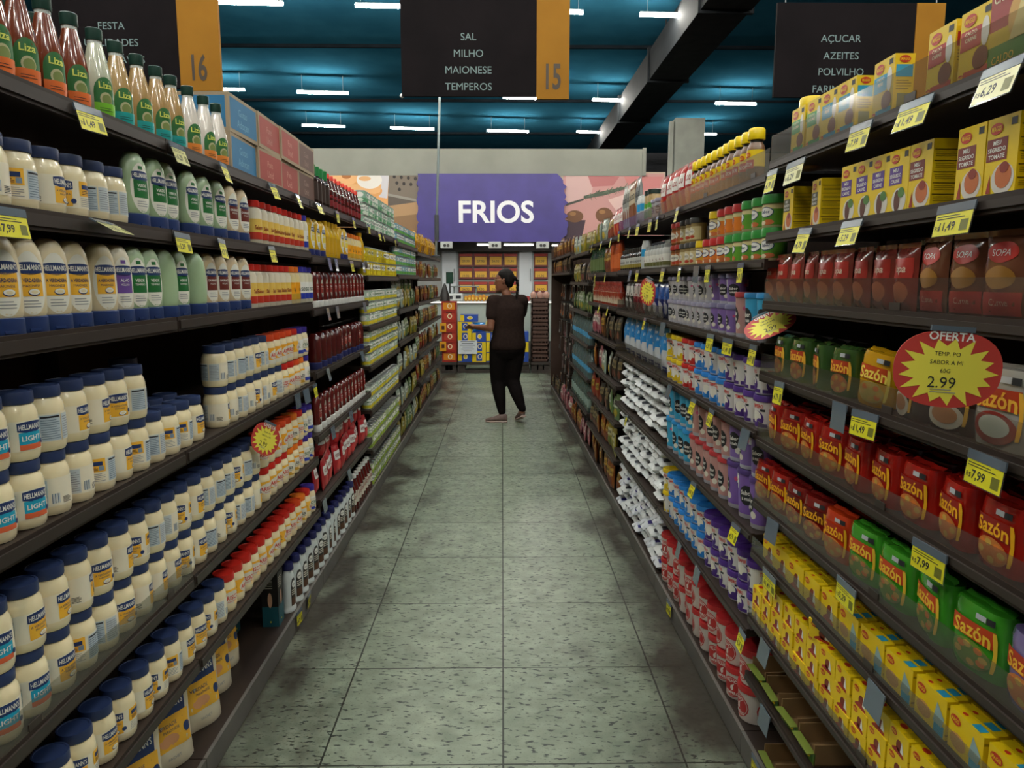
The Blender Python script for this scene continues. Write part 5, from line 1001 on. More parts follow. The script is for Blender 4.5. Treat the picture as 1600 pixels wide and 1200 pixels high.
# violet name board with torn brush edges
rj = random.Random(5); L_ = []; R_ = []
for k in range(22):
    y = 272 + k * 106 / 21; L_.append((652 + rj.uniform(-1, 2.5), y)); R_.append((885 + rj.uniform(-5, 3) - (0 if k > 3 else (4 - k) * 4) - (max(0, k - 17)) * 1.5, y))
pts = [tuple((at_y(x, y, YS).x, at_y(x, y, YS).z)) for x, y in L_ + R_[::-1]]
fb = B(); n = len(pts); yf = YS - .06; fb.add([(x, yf, z) for x, z in pts] + [(x, yf + .04, z) for x, z in pts], [(2 * 0 + k, k + 1, n - 2 - k, n - 1 - k) for k in range(n // 2 - 1)] + [(i, n + i, n + (i + 1) % n, (i + 1) % n) for i in range(n)], PUR2)
sg = obj('deli_name_board', fb, smooth=False); tag(sg, 'violet brush-edged board with white letters FRIOS over the deli counter', 'sign')
p = at_y(775.5, 330, yf); k_ = 14.75 / FPX
obj('lettering', B().art(Art().txt(M('#f0f0f4', .5), 'FRIOS', p.x, p.z, 32 * k_, 1, bold=.022, wmax=117 * k_, res=6), lambda u, v, l: (u, yf - l, v), lift=.003), sg, smooth=False)
# cold-room front: white panels, price cards, light strips
YB = 15.4
WPAN = M('#c9cdd2', .35); struct(obj('trim_10', pbox(pbox(B(), 640, 379, 1010, 585, YB, .1, noisy('deli_wall_paint', '#8a8c8a', '#949692', 2, .6)), 640, 378, 1010, 392, YB - .25, .25, M('#3c3836', .6)), smooth=False))
for i, (x0, x1) in enumerate(((691, 713), (811, 832))):
    o = obj('cold_room_door', pbox(B(), x0, 392, x1, 466, YB - .06, .05, WPAN, .01), smooth=False); tag(o, f'white cold room door panel, {nth(i + 1)} from the left behind the deli counter', 'door')
    obj('handle', pbox(B(), x1 - 4, 420, x1 - 2.5, 440, YB - .1, .04, M('#8a8f94', .3, metal=.8)), o, smooth=False); obj('door_frame', pbox(B(), x1, 390, x1 + 2, 466, YB - .07, .06, M('#9aa0a4', .4)), o, smooth=False)
CB = M('#6b2420', .5); CY = M('#d8a62c', .45); CR = M('#a8281e', .45)
i = 0
for cx0, ncol in ((717, 4), (834, 1)):
    for c_ in range(ncol):
        for r_, (y0, y1) in enumerate(((396, 417), (419, 436), (440, 457))):
            x0 = cx0 + c_ * 23.2; x1 = x0 + 22; i += 1
            o = obj('price_card', pbox(B(), x0, y0, x1, y1, YB - .05, .012, CB), smooth=False); tag(o, f'dark red price card with yellow field, {nth(i)} on the deli board', 'price card', 'deli price cards')
            obj('yellow_field', pbox(B(), x0 + 2, y0 + 5, x1 - 2, y1 - 3, YB - .053, .003, CY), o, smooth=False)
            obj('red_heading', pbox(B(), x0 + 1, y0 + .8, x1 - 1, y0 + 4, YB - .053, .003, CR), o, smooth=False)
            p = at_y((x0 + x1) / 2, y0 + 12, YB - .054); obj('price_figures', B().art(Art().txt(INK, ('27,90', '39,99', '19,90', '54,90')[i % 4], p.x, p.z, .05, 1, wmax=.16), lambda u, v, l: (u, YB - .054 - l, v), lift=.001), o, smooth=False)
STRIP = tube_mat(); STRIP.node_tree.nodes['Emission'].inputs[1].default_value = 16
for i, (x0, x1, y) in enumerate(((745, 768, 381), (787, 834, 381), (862, 915, 382))):
    p = at_y(x0, y, YB - .8); q = at_y(x1, y, YB - .8)
    o = obj('counter_light_strip', B().box(p.x, YB - .8, p.z - .02, q.x, YB - .76, p.z + .015, M('#b9bcb8', .4)), smooth=False); tag(o, f'lit light strip, {nth(i + 1)} from the left under the violet board', 'lamp')
    obj('diffuser', B().box(p.x + .01, YB - .81, p.z - .03, q.x - .01, YB - .765, p.z - .02, STRIP), o, smooth=False)
for i, (x0, x1) in enumerate(((688, 707), (763, 783), (838, 858))):
    o = obj('spotlight_box', pbox(B(), x0, 377.5, x1, 388, 14.49, .09, M('#b8bab6', .4), .01), smooth=False); tag(o, f'small white spotlight box, {nth(i + 1)} from the left under the violet board', 'lamp')
    pb = B()
    for dx in (-2.6, 2.6): p = at_y((x0 + x1) / 2 + dx, 383.5, 14.485); pb.lathe([(.03, -.005), (.03, .006)], M('#2a2826', .4), 12, 1, p.x, 0, 0)
    for k, v in enumerate(pb.v): pb.v[k] = (v[0], 14.485 + v[2], p.z + v[1])
    obj('lens', pb, o, smooth=False)
# the counter
YC = 13.5
cb = B(); a = at_y(640, 471, YC); c = at_y(905, 471, YC)
ct = empty('deli_counter', ((a.x + c.x) / 2, YC, 0)); tag(ct, 'long pale deli counter with glass front behind the beer packs', 'counter')
hw = (c.x - a.x) / 2; zt = a.z
obj('base', B().box(-hw, .05, 0, hw, .9, .45, M('#4a4744', .6)), ct, smooth=False)
obj('glass_front', B().box(-hw, .02, .45, hw, .04, zt - .03, M('#a9b3ac', .15, coat=.4)), ct, smooth=False)
obj('worktop', B().box(-hw, -.04, zt - .03, hw, .9, zt, M('#c4c8c6', .3), .008), ct, smooth=False)
LS = tube_mat(); LS.node_tree.nodes['Emission'].inputs[1].default_value = 2.2
obj('light_strip', B().box(-hw + .02, -.05, zt - .025, hw - .02, -.042, zt - .008, LS), ct, smooth=False)
YI = YC + .25
def on_counter(name, label, cat, parts):
    r = None
    for nm, b in parts:
        if r is None: r = obj(name, b, smooth=False); tag(r, label, cat)
        else: obj(nm, b, r, smooth=False)
def zc(b, x0, x1, h, Y, d, m, z0=None, bev=.006):
    p = at_y(x0, 440, Y); q = at_y(x1, 440, Y); z = zt + .001 if z0 is None else z0; return b.box(p.x, Y, z, q.x, Y + d, z + h, m, bev)
on_counter('checkout_screen', 'dark customer screen on a post standing on the deli counter', 'screen', [('base', zc(B(), 697, 709, .02, YI + .14, .14, M('#2c2f2e', .4))), ('post', zc(B(), 701.5, 704, .30, YI + .19, .04, M('#2c2f2e', .4), zt + .02)), ('screen', zc(B(), 697, 708, .22, YI + .17, .05, M('#1f3a2c', .25, coat=.5), zt + .32))])
on_counter('label_scale', 'white weighing scale with black keys on the deli counter', 'scale', [('body', zc(B(), 690, 723, .14, YI - .2, .3, M('#c4c6c4', .4), bev=.02)), ('keypad', zc(B(), 701, 707, .06, YI - .208, .01, M('#26262a', .4), zt + .04)), ('display', zc(B(), 712, 720, .06, YI - .208, .01, M('#26262a', .4), zt + .05))])
on_counter('weighing_tray', 'grey tray rack with small packs on the deli counter', 'rack', [('shelf', zc(B(), 704, 748, .02, YI + .3, .3, M('#7f8a88', .4), zt + .26)), ('leg', zc(B(), 708, 711, .26, YI + .4, .05, M('#7f8a88', .4))), ('leg', zc(B(), 742, 745, .26, YI + .4, .05, M('#7f8a88', .4)))])
for i in range(9):
    x0 = 725 + i * 5.6; on_counter('cheese_pack', f'orange-yellow packed cheese, {nth(i + 1)} from the left in the row on the counter', 'cheese', [('body', zc(B(), x0, x0 + 5.3, .10 + .012 * (i % 3), YI - .15, .16, M('#c98a2a', .3, coat=.3), bev=.02)), ('label', zc(B(), x0 + 1, x0 + 4, .04, YI - .152, .004, M('#e0bf5a', .5), zt + .03, .001))])
on_counter('card_reader', 'small dark red card box at the far end of the counter', 'box', [('body', zc(B(), 818, 828, .09, YI, .1, M('#8a2020', .4))), ('stand', zc(B(), 820, 826, .03, YI - .03, .02, M('#33343a', .4)))])
# goods on low pallets before the counter
YP = 12.35
PAL = noisy('dark_pallet_wood', '#2f2824', '#3b332d', 9, .7)
def pallet(x0, x1, lab):
    a = at_y(x0, 560, YP); c = at_y(x1, 560, YP); w_ = c.x - a.x; o = empty('pallet', ((a.x + c.x) / 2, YP, 0)); tag(o, lab, 'pallet')
    obj('deck', B().box(-w_ / 2, -.02, .14, w_ / 2, .7, .185, PAL), o, smooth=False); obj('skid', B().box(-w_ / 2, -.02, 0, w_ / 2, .06, .05, PAL), o, smooth=False)
    for e in (-1, 0, 1): obj('block', B().box(e * (w_ / 2 - .07) - .06, 0, .05, e * (w_ / 2 - .07) + .06, .6, .14, PAL), o, smooth=False)
pallet(689, 713.5, 'low dark pallet under the red drink cases'); pallet(714.5, 828, 'long low dark pallet under the blue and yellow beer packs'); pallet(829.5, 860, 'low dark pallet under the brown crates')
ZP = .186; PX = 12.2 / FPX
def pack_box(name, label, group, x0, x1, z0, h, base, bits, dep=.3, Y=YP):
    a = at_y(x0, 520, Y); c = at_y(x1, 520, Y); w_ = c.x - a.x - .006; mid = (a.x + c.x) / 2
    o = obj(name, B().box(-w_ / 2, 0, 0, w_ / 2, dep, h - .003, M(base, .45)), loc=(mid, Y + .01, z0), smooth=False); tag(o, label, 'box', group)
    art = Art()
    for (m, u0, v0, u1, v1) in bits: art.rect(M(m, .45), u0 * w_ - w_ / 2, v0 * h, u1 * w_ - w_ / 2, v1 * h, 1)
    art.ell(M('#e8d9b0', .5), w_ * .05, h * .55, w_ * .16, h * .25, 2); art.ell(M(bits[0][0] if bits else '#333333', .5), w_ * .05, h * .55, w_ * .1, h * .17, 3)
    obj('printed_front', B().art(art, on_front(0), lift=.001), o, smooth=False); obj('carry_slot', B().box(-w_ * .2, -.0006, h * .86, w_ * .2, 0, h * .92, M('#2a2622', .5)), o, smooth=False)
BLUE, YELB = '#2448a0', '#e2c21c'
for r_, t in enumerate(('bottom', 'second', 'third', 'fourth', 'fifth')):
    z = ZP + r_ * .172
    xs = [715 + k * 22.3 for k in range(6)]; nn = (5, 5, 5, 1, 0)[r_]
    for k in range(5):
        if r_ == 3 and k != 0 and k != 2: continue
        if r_ == 4: continue
        x0 = xs[k]; bl = (k + r_) % 2 == 0
        if r_ in (1, 3): bl = False
        if r_ == 2: bl = k not in (0, 3)
        pack_box('beer_pack', f'{"blue and yellow" if bl else "yellow"} beer pack, {nth(k + 1)} from the left in the {t} layer', 'beer packs stacked on the pallet', x0, x0 + 22, z, .172, BLUE if bl else YELB, [(YELB if bl else BLUE, .0 if bl else .3, .1, .28 if bl else .72, .9)])
pack_box('beer_pack', 'blue beer pack lying highest on the stack beside the red cases', 'beer packs stacked on the pallet', 719, 747, ZP + .172 * 4, .12, BLUE, [(YELB, 0, .05, .22, .95)])
for k in range(6): pack_box('drink_case', f'red drink case, {nth(k + 1)} from the pallet in the leftmost stack', 'red drink cases', 690, 713.5, ZP + k * .172, .172, '#a02a1c', [('#d8861c', .1, .2, .9, .85)] if k in (0, 5) else [('#b8402c', .15, .2, .85, .8)])
for k, y in ((2, 0), (4, 0)):
    o = obj('yellow_tag_card', pbox(B(), 687, 505 if k == 4 else 534, 697, 519 if k == 4 else 549, YP - .04, .012, M('#d8971c', .45), .004), smooth=False); tag(o, f'orange hanging card with dark ring beside the {"upper" if k == 4 else "lower"} red cases', 'card')
    obj('ring', pbox(B(), 690, 509 if k == 4 else 538, 694.5, 515 if k == 4 else 544, YP - .042, .002, M('#4a1a12', .5)), o, smooth=False)
CRT = M('#4a3127', .55)
for k in range(8):
    a = at_y(830.5, 520, YP); c = at_y(857.5, 520, YP); w_ = c.x - a.x; h = .135; b_ = B().box(-w_ / 2, 0, 0, w_ / 2, .012, h * .4, CRT).box(-w_ / 2, 0, h * .62, w_ / 2, .014, h - .003, CRT).box(-w_ / 2, 0, 0, -w_ / 2 + .02, .4, h - .003, CRT).box(w_ / 2 - .02, 0, 0, w_ / 2, .4, h - .003, CRT).box(-w_ / 2, .388, 0, w_ / 2, .4, h - .003, CRT).box(-w_ / 2, 0, 0, w_ / 2, .4, .012, CRT)
    for e in (-.3, -.1, .1, .3): b_.box(e * w_ - .008, 0, h * .4, e * w_ + .008, .012, h * .62, CRT)
    o = obj('plastic_crate', b_, loc=((a.x + c.x) / 2, YP + .01 + .006 * (k % 2), ZP + k * h), smooth=False); tag(o, f'brown plastic crate, {nth(k + 1)} from the bottom of its stack', 'crate', 'stacked brown crates')
zz = ZP + 8 * .135
for k in range(6):
    p = at_y(833.5 + (k % 3) * 10.2, 470, YP + .15); o = obj('bread_bag', B().lathe([(.0, 0), (.042, .005), (.052, .04), (.046, .085), (.02, .11)], M('#b98f80', .5), 10, 1.3), loc=(p.x, YP + .12 + .17 * (k // 3), zz)); tag(o, f'pinkish wrapped loaf, {nth(k % 3 + 1)} from the left in the {"front" if k < 3 else "rear"} row on the crate stack', 'bread', 'wrapped loaves on the crates')
    obj('twist_tie', B().lathe([(.012, .105), (.016, .125)], M('#c9b8ae', .5), 8), o)
sn = obj('paper_notice', pbox(B(), 716, 532, 745.5, 553, YP - .02, .003, M('#dcdfe4', .6)), smooth=False); tag(sn, 'white printed paper notice fixed to the beer packs', 'notice')
an = Art(); p = at_y(730.7, 542, YP - .021)
for k, wd in enumerate((.24, .2, .26, .18, .22, .14)): an.rect(M('#5a6068', .6), p.x - wd / 2, p.z + .085 - k * .032, p.x + wd / 2, p.z + .097 - k * .032, 1)
obj('print', B().art(an, lambda u, v, l: (u, YP - .021 - l, v), lift=.001), sn, smooth=False)
on = B().lathe([(.09, 0), (.08, .1), (.03, .26), (.01, .3)], M('#25211f', .5), 12); o = obj('dark_cone', on, loc=(at_y(695, 470, YP + .2).x, YP + .2, ZP + 6 * .172)); tag(o, 'dark pointed cone standing on the red drink cases', 'cone')
o2 = obj('light_blue_bag', B(), loc=(0, 0, 0)) if 0 else None
lb = B(); sheet_pack(lb, .21, .16, .1, M('#1f78c0', .3, coat=.3), seed=31, wr=.006); o = obj('blue_plastic_bag', lb, loc=(at_y(748, 500, YP - .0).x, YP + .06, ZP + .172 * 3 + .0)); tag(o, 'bright blue plastic pack before the woman on the yellow packs', 'pack')
obj('white_print', B().box(-.05, -.052, .05, -.01, -.05, .09, WHITE), o, smooth=False)
# ------------------------------------------------------------------ hanging aisle signs
SGN = noisy('dark_sign_panel', '#141012', '#1a1517', 3, .8, spec=.1); SYL = noisy('ochre_sign_panel', '#96661a', '#a06e1e', 2, .7, spec=.2); STX = M('#7b9090', .6)
YG = 6.0
def aisle_sign(x0, xm, x1, ytop, ybot, words, wx, num, numx, lab):
    a = at_y(x0, ybot, YG); m = at_y(xm, ybot, YG); c = at_y(x1, ytop, YG); k = 6.05 / FPX
    o = empty('aisle_sign', ((a.x + c.x) / 2, YG, c.z)); tag(o, lab, 'sign', 'hanging aisle signs'); ox, oz = o.location.x, o.location.z
    obj('dark_panel', B().box(a.x - ox, 0, a.z - oz, m.x - ox, .025, 0, SGN), o, smooth=False); obj('ochre_panel', B().box(m.x - ox + .001, -.004, a.z - oz - .02, c.x - ox, .029, .0, SYL), o, smooth=False)
    t = Art()
    for (w_, y) in words: p = at_y(wx, y, YG); t.txt(STX, w_, p.x - ox, p.z - oz, 10.5 * k, 1, res=4)
    obj('lettering', B().art(t, on_front(0), lift=.002), o, smooth=False)
    if num:
        p = at_y(numx, num[1], YG); obj('number', B().art(Art().txt(M('#3a2a18', .5), num[0], p.x - ox, p.z - oz, 36 * k, 1, wmax=22 * k, bold=.02, res=4), on_front(-.005), lift=.002), o, smooth=False)
    wr_ = B()
    for f in (-.45, .45): wr_.box(f * (c.x - a.x) - .003, .010, 0, f * (c.x - a.x) + .003, .016, ZC - oz, M('#8f9494', .4))
    obj('wire', wr_, o, smooth=False)
aisle_sign(628, 838, 890.5, -2, 150, (('SAL', 57), ('MILHO', 83), ('MAIONESE', 109), ('TEMPEROS', 135)), 732, ('15', 119), 864.5, 'dark and ochre hanging aisle sign numbered 15, listing SAL to TEMPEROS')
aisle_sign(78, 283, 338.5, -14, 137, (('FESTA', 40), ('UTILIDADES', 66), ('DESCARTÁVEIS', 93)), 174, ('16', 105), 312, 'dark and ochre hanging aisle sign numbered 16, behind the dressing bottles')
aisle_sign(1208, 1422, 1478, 5, 152, (('AÇUCAR', 60), ('AZEITES', 87), ('POLVILHO', 112), ('FARINÁCEOS', 139)), 1314, None, 0, 'dark and ochre hanging aisle sign listing AÇUCAR and AZEITES, behind the seasoning boxes')
# flag pole standing on the left shelving
p = at_y(687, 150, 9.9); q = at_y(681, 392, 9.9); l_ = at_y(628, 147, 9.9); r_ = at_y(704, 151, 9.9); ST = M('#a3b0b0', .3, metal=.7)
o = obj('flag_pole', B().tube([(q.x, 9.9, 1.889), (p.x, 9.9, p.z)], .016, ST), None); tag(o, 'thin steel pole with crossbar rising from the yellow snack bags', 'pole')
obj('crossbar', B().tube([(l_.x, 9.9, p.z), (r_.x, 9.9, p.z)], .009, ST), o); obj('end_ball', B().lathe([(.0, -.03), (.025, -.015), (.03, 0), (.025, .015), (0, .03)], M('#d8dcdc', .3), 10, 1, l_.x, 9.9, p.z), o)
g = at_y(682, 355, 9.9); obj('grip_sleeve', B().tube([(g.x, 9.9, g.z - .18), (g.x + .004, 9.9, g.z + .16)], .03, M('#4a4c50', .4)), o); obj('foot', B().lathe([(.06, 0), (.06, .012), (.02, .02)], M('#4a4c50', .4), 14, 1, q.x, 9.9, 1.8848), o)
# ------------------------------------------------------------------ the woman walking across the aisle end
BASE = Vector((.035, 8.0, 0))
def fused(name, b, mat, voxel, smooth=4, parent=None):
    o = obj(name, b); me = o.data
    rm = o.modifiers.new('r', 'REMESH'); rm.mode = 'VOXEL'; rm.voxel_size = voxel; rm.use_smooth_shade = True
    sm = o.modifiers.new('s', 'SMOOTH'); sm.iterations = smooth; sm.factor = .5
    dg = bpy.context.evaluated_depsgraph_get(); dg.update(); new = bpy.data.meshes.new_from_object(o.evaluated_get(dg), depsgraph=dg)
    o.modifiers.clear(); o.data = new; new.materials.clear(); new.materials.append(mat)
    for pl in new.polygons: pl.material_index = 0; pl.use_smooth = True
    if parent is not None: o.parent = parent
    return o
def loft(b, rings, m, n=20):
    """rings = [(x, y, z, half width, half depth, yaw)] closed at both ends"""
    V = []; F = []
    for (x, y, z, rx, ry, yw) in rings:
        for i in range(n):
            a = 2 * PI * i / n; u, v = rx * math.cos(a), ry * math.sin(a); V.append((x + u * math.cos(yw) - v * math.sin(yw), y + u * math.sin(yw) + v * math.cos(yw), z))
    for j in range(len(rings) - 1):
        for i in range(n): F.append((j * n + i, j * n + (i + 1) % n, (j + 1) * n + (i + 1) % n, (j + 1) * n + i))
    F.append(tuple(range(n - 1, -1, -1))); F.append(tuple((len(rings) - 1) * n + i for i in range(n))); b.add(V, F, m)
def limb(b, pts, rad, m, n=14):
    for i in range(len(pts) - 1): b.tube([pts[i], pts[i + 1]], [rad[i], rad[i + 1]], m, n)
    for p, r in zip(pts, rad): b.lathe([(r * .35, -r * .93), (r * .75, -r * .65), (r, 0), (r * .75, r * .65), (r * .35, r * .93)], m, 12, 1, *p)
SKIN = noisy('skin', '#7c4f3b', '#885742', 20, .5); TEE = noisy('dark_brown_tee', '#261c19', '#2d221f', 40, .9, spec=.05); LEG = noisy('black_leggings', '#120e0e', '#171212', 40, .9, spec=.08); HAIR = noisy('dark_hair', '#0c0908', '#16100e', 60, .6, stretch=(1, 1, .2), spec=.12); SHOE = noisy('taupe_sneaker', '#6a5550', '#7a645e', 30, .7); SOLE = M('#b09a92', .6)
YW = math.radians(26)                        # the trunk is turned left of straight away
pr = empty('person', BASE); tag(pr, 'woman in dark tee and leggings with braid, walking, one forearm held out', 'person')
# skin: head, neck, both arms and hands as one surface
b = B(); hd = Vector((-.015, .01, 1.565)); hy = math.radians(78); f = Vector((-math.sin(hy), math.cos(hy), 0)); rt = Vector((math.cos(hy), math.sin(hy), 0))
def H(a, c, z): return hd + f * a + rt * c + Vector((0, 0, z))     # forward, right, up from the head's middle
def rings_head(lst):
    out = []
    for (z, a, rx, ry) in lst: q = H(a, 0, z); out.append((q.x, q.y, q.z, rx, ry, hy))
    return out
loft(b, rings_head([(-.125, .045, .018, .02), (-.115, .035, .040, .045), (-.09, .018, .055, .068), (-.05, .008, .066, .085), (0, 0, .073, .095), (.05, -.006, .073, .095), (.09, -.012, .060, .078), (.115, -.015, .035, .045), (.122, -.015, .01, .012)]), SKIN, 22)
b.tube([H(.085, 0, .012), H(.108, 0, -.022), H(.112, 0, -.034), H(.088, 0, -.042)], [.007, .012, .014, .010], SKIN, 8)
b.tube([H(.078, -.02, -.068), H(.096, 0, -.066), H(.078, .02, -.068)], [.006, .0095, .006], SKIN, 8); b.tube([H(.076, -.018, -.080), H(.092, 0, -.080), H(.076, .018, -.080)], [.006, .0095, .006], SKIN, 8)
b.lathe([(.01, -.022), (.028, -.01), (.03, 0), (.02, .018)], SKIN, 10, 1, *H(.075, 0, -.105)); b.tube([H(.072, -.045, .03), H(.088, 0, .028), H(.072, .045, .03)], [.01, .012, .01], SKIN, 8)
for e in (-1, 1): b.tube([H(-.008, e * .071, -.032), H(-.012, e * .084, -.01), H(-.018, e * .085, .014), H(-.008, e * .074, .026)], [.010, .011, .012, .008], SKIN, 8)
loft(b, [(.03, .02, 1.30, .075, .06, YW), (.022, .014, 1.38, .056, .052, YW), (.005, .012, 1.44, .052, .052, YW), (-.008, .01, 1.50, .05, .055, hy)], SKIN)
SL, EL, WL = Vector((-.137, -.062, 1.345)), Vector((-.165, -.115, 1.055)), Vector((-.325, .035, 1.06))
SR_, ER, WR = Vector((.183, .085, 1.345)), Vector((.17, .22, 1.10)), Vector((-.06, .36, 1.17))
for a_, e_, w_ in ((SL, EL, WL), (SR_, ER, WR)): limb(b, [a_, (a_ * .5 + e_ * .5), e_, e_ * .6 + w_ * .4, w_], [.052, .047, .040, .038, .027], SKIN)
def hand(w_, e_, up, curl):
    d = (w_ - e_).normalized(); s_ = d.cross(up).normalized(); up = s_.cross(d).normalized(); c_ = w_ + d * .05
    b.tube([w_, w_ + d * .03, w_ + d * .075, w_ + d * .092], [.024, .030, .034, .028], SKIN, 12)
    for i, (o_, ln) in enumerate(((-.027, .062), (-.009, .074), (.009, .070), (.026, .054))):
        p0 = w_ + d * .085 + s_ * o_; p1 = p0 + d * ln * .45 - up * ln * .12 * curl; p2 = p1 + d * ln * .32 - up * ln * .28 * curl; p3 = p2 + d * ln * .2 - up * ln * .32 * curl
        b.tube([p0, p1, p2, p3], [.0092, .0088, .008, .0065], SKIN, 8)
    t0 = w_ + d * .025 - s_ * .024; b.tube([t0, t0 + d * .028 - s_ * .022 + up * .006, t0 + d * .055 - s_ * .026 + up * .008, t0 + d * .07 - s_ * .02 + up * .006], [.013, .011, .0095, .007], SKIN, 8)
hand(WL, EL, Vector((.1, .3, 1)), .7); hand(WR, ER, Vector((.3, .2, 1)), 1.0)
# ankles
AL, AR = Vector((-.04, -.03, .10)), Vector((.185, -.11, .15)); KL, KR = Vector((-.092, .035, .47)), Vector((.075, .03, .47)); HL, HR = Vector((-.055, -.02, .88)), Vector((.105, .03, .88))
limb(b, [HL, KL * .5 + HL * .5, KL, KL * .6 + AL * .4, AL, AL + Vector((-.02, .01, -.04))], [.08, .07, .05, .05, .032, .03], SKIN); limb(b, [HR, KR * .5 + HR * .5, KR, KR * .6 + AR * .4, AR, AR + Vector((-.01, .02, -.04))], [.08, .07, .05, .05, .032, .03], SKIN)
loft(b, [(.025, .005, .86, .13, .09, YW), (.03, 0, 1.0, .11, .085, YW), (.03, .0, 1.2, .12, .09, YW), (.025, .01, 1.34, .12, .07, YW), (.028, .015, 1.4, .05, .05, YW)], SKIN)
fused('body', b, SKIN, .007, 3, pr)
# tee
b = B(); loft(b, [(.03, -.01, .815, .20, .155, YW), (.03, -.012, .86, .203, .16, YW), (.032, -.01, .95, .19, .15, YW), (.034, -.004, 1.06, .18, .135, YW), (.032, .0, 1.18, .185, .13, YW), (.028, .004, 1.28, .188, .12, YW), (.025, .01, 1.345, .165, .095, YW), (.024, .012, 1.385, .105, .075, YW), (.022, .013, 1.412, .066, .062, YW)], TEE, 24)
for a_, e_ in ((SL, EL), (SR_, ER)):
    limb(b, [a_ + (Vector((.03, .01, 1.33)) - a_) * .35, a_, a_ * .45 + e_ * .55], [.074, .074, .066], TEE)
fused('tee_shirt', b, TEE, .011, 5, pr)
# leggings
b = B()
for h_, k_, a_ in ((HL, KL, AL), (HR, KR, AR)):
    m1 = h_ * .55 + k_ * .45; m2 = k_ * .62 + a_ * .38 + Vector((0, -.012, 0)); limb(b, [h_, m1, k_, m2, a_ * .85 + k_ * .15, a_ + Vector((0, 0, .015))], [.125, .112, .080, .074, .050, .043], LEG, 18)
loft(b, [(.02, -.005, .72, .15, .11, YW), (.025, -.012, .80, .185, .152, YW), (.028, -.012, .88, .19, .15, YW), (.03, -.01, .96, .155, .125, YW)], LEG, 24)
fused('leggings', b, LEG, .011, 4, pr)
# sneakers
def shoe(heel, toe, up, nm):
    d = (toe - heel); ln = d.length; d.normalize(); s_ = d.cross(Vector(up)).normalized(); u_ = s_.cross(d).normalized(); b1 = B(); b2 = B()
    def rr(fr, w_, h0, h1): c_ = heel + d * fr * ln; return [c_ + s_ * (w_ * math.cos(t)) + u_ * ((h0 + h1) / 2 + (h1 - h0) / 2 * math.sin(t)) for t in [2 * PI * i / 16 for i in range(16)]]
    for bb, mt, prof in ((b1, SHOE, [(0, .02, .02, .09), (.06, .033, .015, .10), (.25, .036, .012, .105), (.42, .038, .012, .082), (.6, .044, .012, .066), (.82, .043, .012, .052), (.96, .03, .014, .042), (1, .012, .02, .034)]), (b2, SOLE, [(-.01, .02, 0, .026), (.06, .036, 0, .028), (.3, .037, 0, .024), (.6, .047, 0, .022), (.84, .046, 0, .022), (.98, .03, .003, .026), (1.02, .01, .008, .024)])):
        V = []; F = []
        for p_ in prof: V += rr(*p_)
        q = len(prof)
        for j in range(q - 1):
            for i in range(16): F.append((j * 16 + i, j * 16 + (i + 1) % 16, (j + 1) * 16 + (i + 1) % 16, (j + 1) * 16 + i))
        F.append(tuple(range(15, -1, -1))); F.append(tuple((q - 1) * 16 + i for i in range(16))); bb.add(V, F, mt)
    o = obj('shoe', b1, pr); obj('sole', b2, o)
    b3 = B()
    for k in range(4): c_ = heel + d * ln * (.40 + k * .07) + u_ * (.088 - k * .007); b3.tube([c_ - s_ * .02, c_ + u_ * .004, c_ + s_ * .02], .003, SOLE, 6)
    obj('laces', b3, o)
shoe(Vector((.015, -.055, .0)), Vector((-.225, -.005, .0)), (0, 0, 1), 'l'); shoe(Vector((.20, -.135, .075)), Vector((.135, .075, .0)), (0, -.25, 1), 'r')
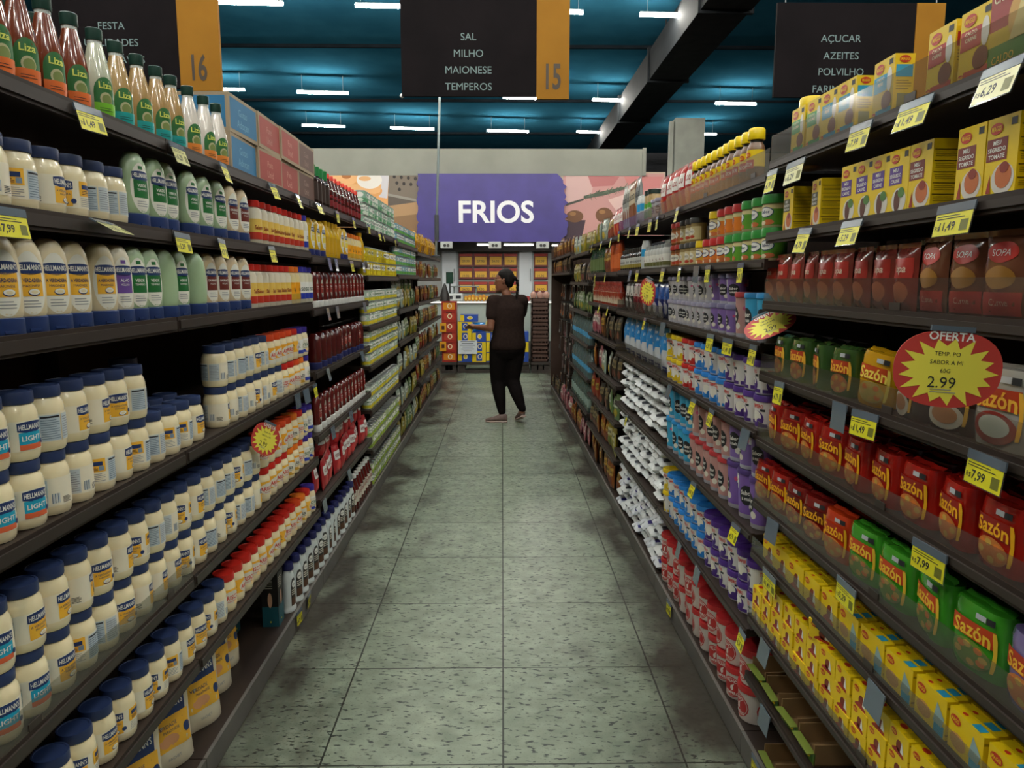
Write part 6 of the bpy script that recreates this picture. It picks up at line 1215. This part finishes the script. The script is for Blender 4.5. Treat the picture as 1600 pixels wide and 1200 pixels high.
# hair, braid, glasses
b = B(); loft(b, rings_head([(-.075, -.062, .04, .02), (-.05, -.052, .062, .045), (-.01, -.04, .080, .072), (.03, -.026, .084, .090), (.065, -.018, .081, .094), (.10, -.018, .064, .076), (.125, -.02, .038, .046), (.135, -.02, .01, .012)]), HAIR, 22)
b.lathe([(.01, -.03), (.03, -.015), (.034, 0), (.024, .02)], HAIR, 12, 1, *H(-.108, 0, .03))
fused('hair', b, HAIR, .007, 3, pr)
b = B(); q = [H(-.115, .01, .035), H(-.14, .012, .0), H(-.148, .012, -.05), H(-.145, .012, -.10), H(-.14, .01, -.15), H(-.135, .01, -.19), H(-.132, .01, -.21)]
for k in range(13):
    t = k / 12 * (len(q) - 1); i = min(int(t), len(q) - 2); c_ = q[i].lerp(q[i + 1], t - i); sd = (-1) ** k * .007; b.lathe([(.006, -.018), (.019 - k * .0006, -.006), (.019 - k * .0006, .006), (.006, .018)], HAIR, 10, 1, c_.x + rt.x * sd, c_.y + rt.y * sd, c_.z)
obj('braid', b, pr); obj('hair_tie', B().lathe([(.012, -.006), (.02, 0), (.012, .006)], M('#b9b4ae', .5), 10, 1, *H(-.128, .012, .022)), pr)
b = B(); GM = M('#c9b089', .3, metal=.6)
for e in (-1, 1):
    c_ = H(.094, e * .033, .008); b.tube([c_ + rt * (.022 * math.cos(t)) + Vector((0, 0, .018 * math.sin(t))) - f * (.004 * abs(math.cos(t))) for t in [2 * PI * i / 14 for i in range(15)]], .0016, GM, 6); b.tube([H(.09, e * .056, .012), H(.02, e * .077, .012), H(-.012, e * .08, .006)], .0016, GM, 6)
b.tube([H(.098, -.011, .01), H(.098, .011, .01)], .0016, GM, 6); obj('glasses', b, pr)
b = B()
for e in (-1, 1): b.lathe([(.002, -.007), (.010, -.004), (.012, 0), (.010, .004), (.002, .007)], M('#1a1412', .3), 10, .6, *H(.080, e * .032, .008)); b.tube([H(.084, e * .018, .024), H(.086, e * .034, .028), H(.076, e * .05, .023)], .003, HAIR, 6)
obj('eyes_and_brows', b, pr)
# phone in the far hand
ph = obj('smartphone', B().box(-.036, -.004, -.075, .036, .004, .075, M('#d0d3d6', .3), .003), loc=BASE + Vector((-.17, .33, 1.225))); ph.rotation_euler = (-.2, 0, .5); tag(ph, 'pale phone held up by the woman', 'phone')
obj('screen', B().box(-.033, -.0048, -.068, .033, -.004, .068, M('#c9d2dc', .2)), ph, smooth=False)
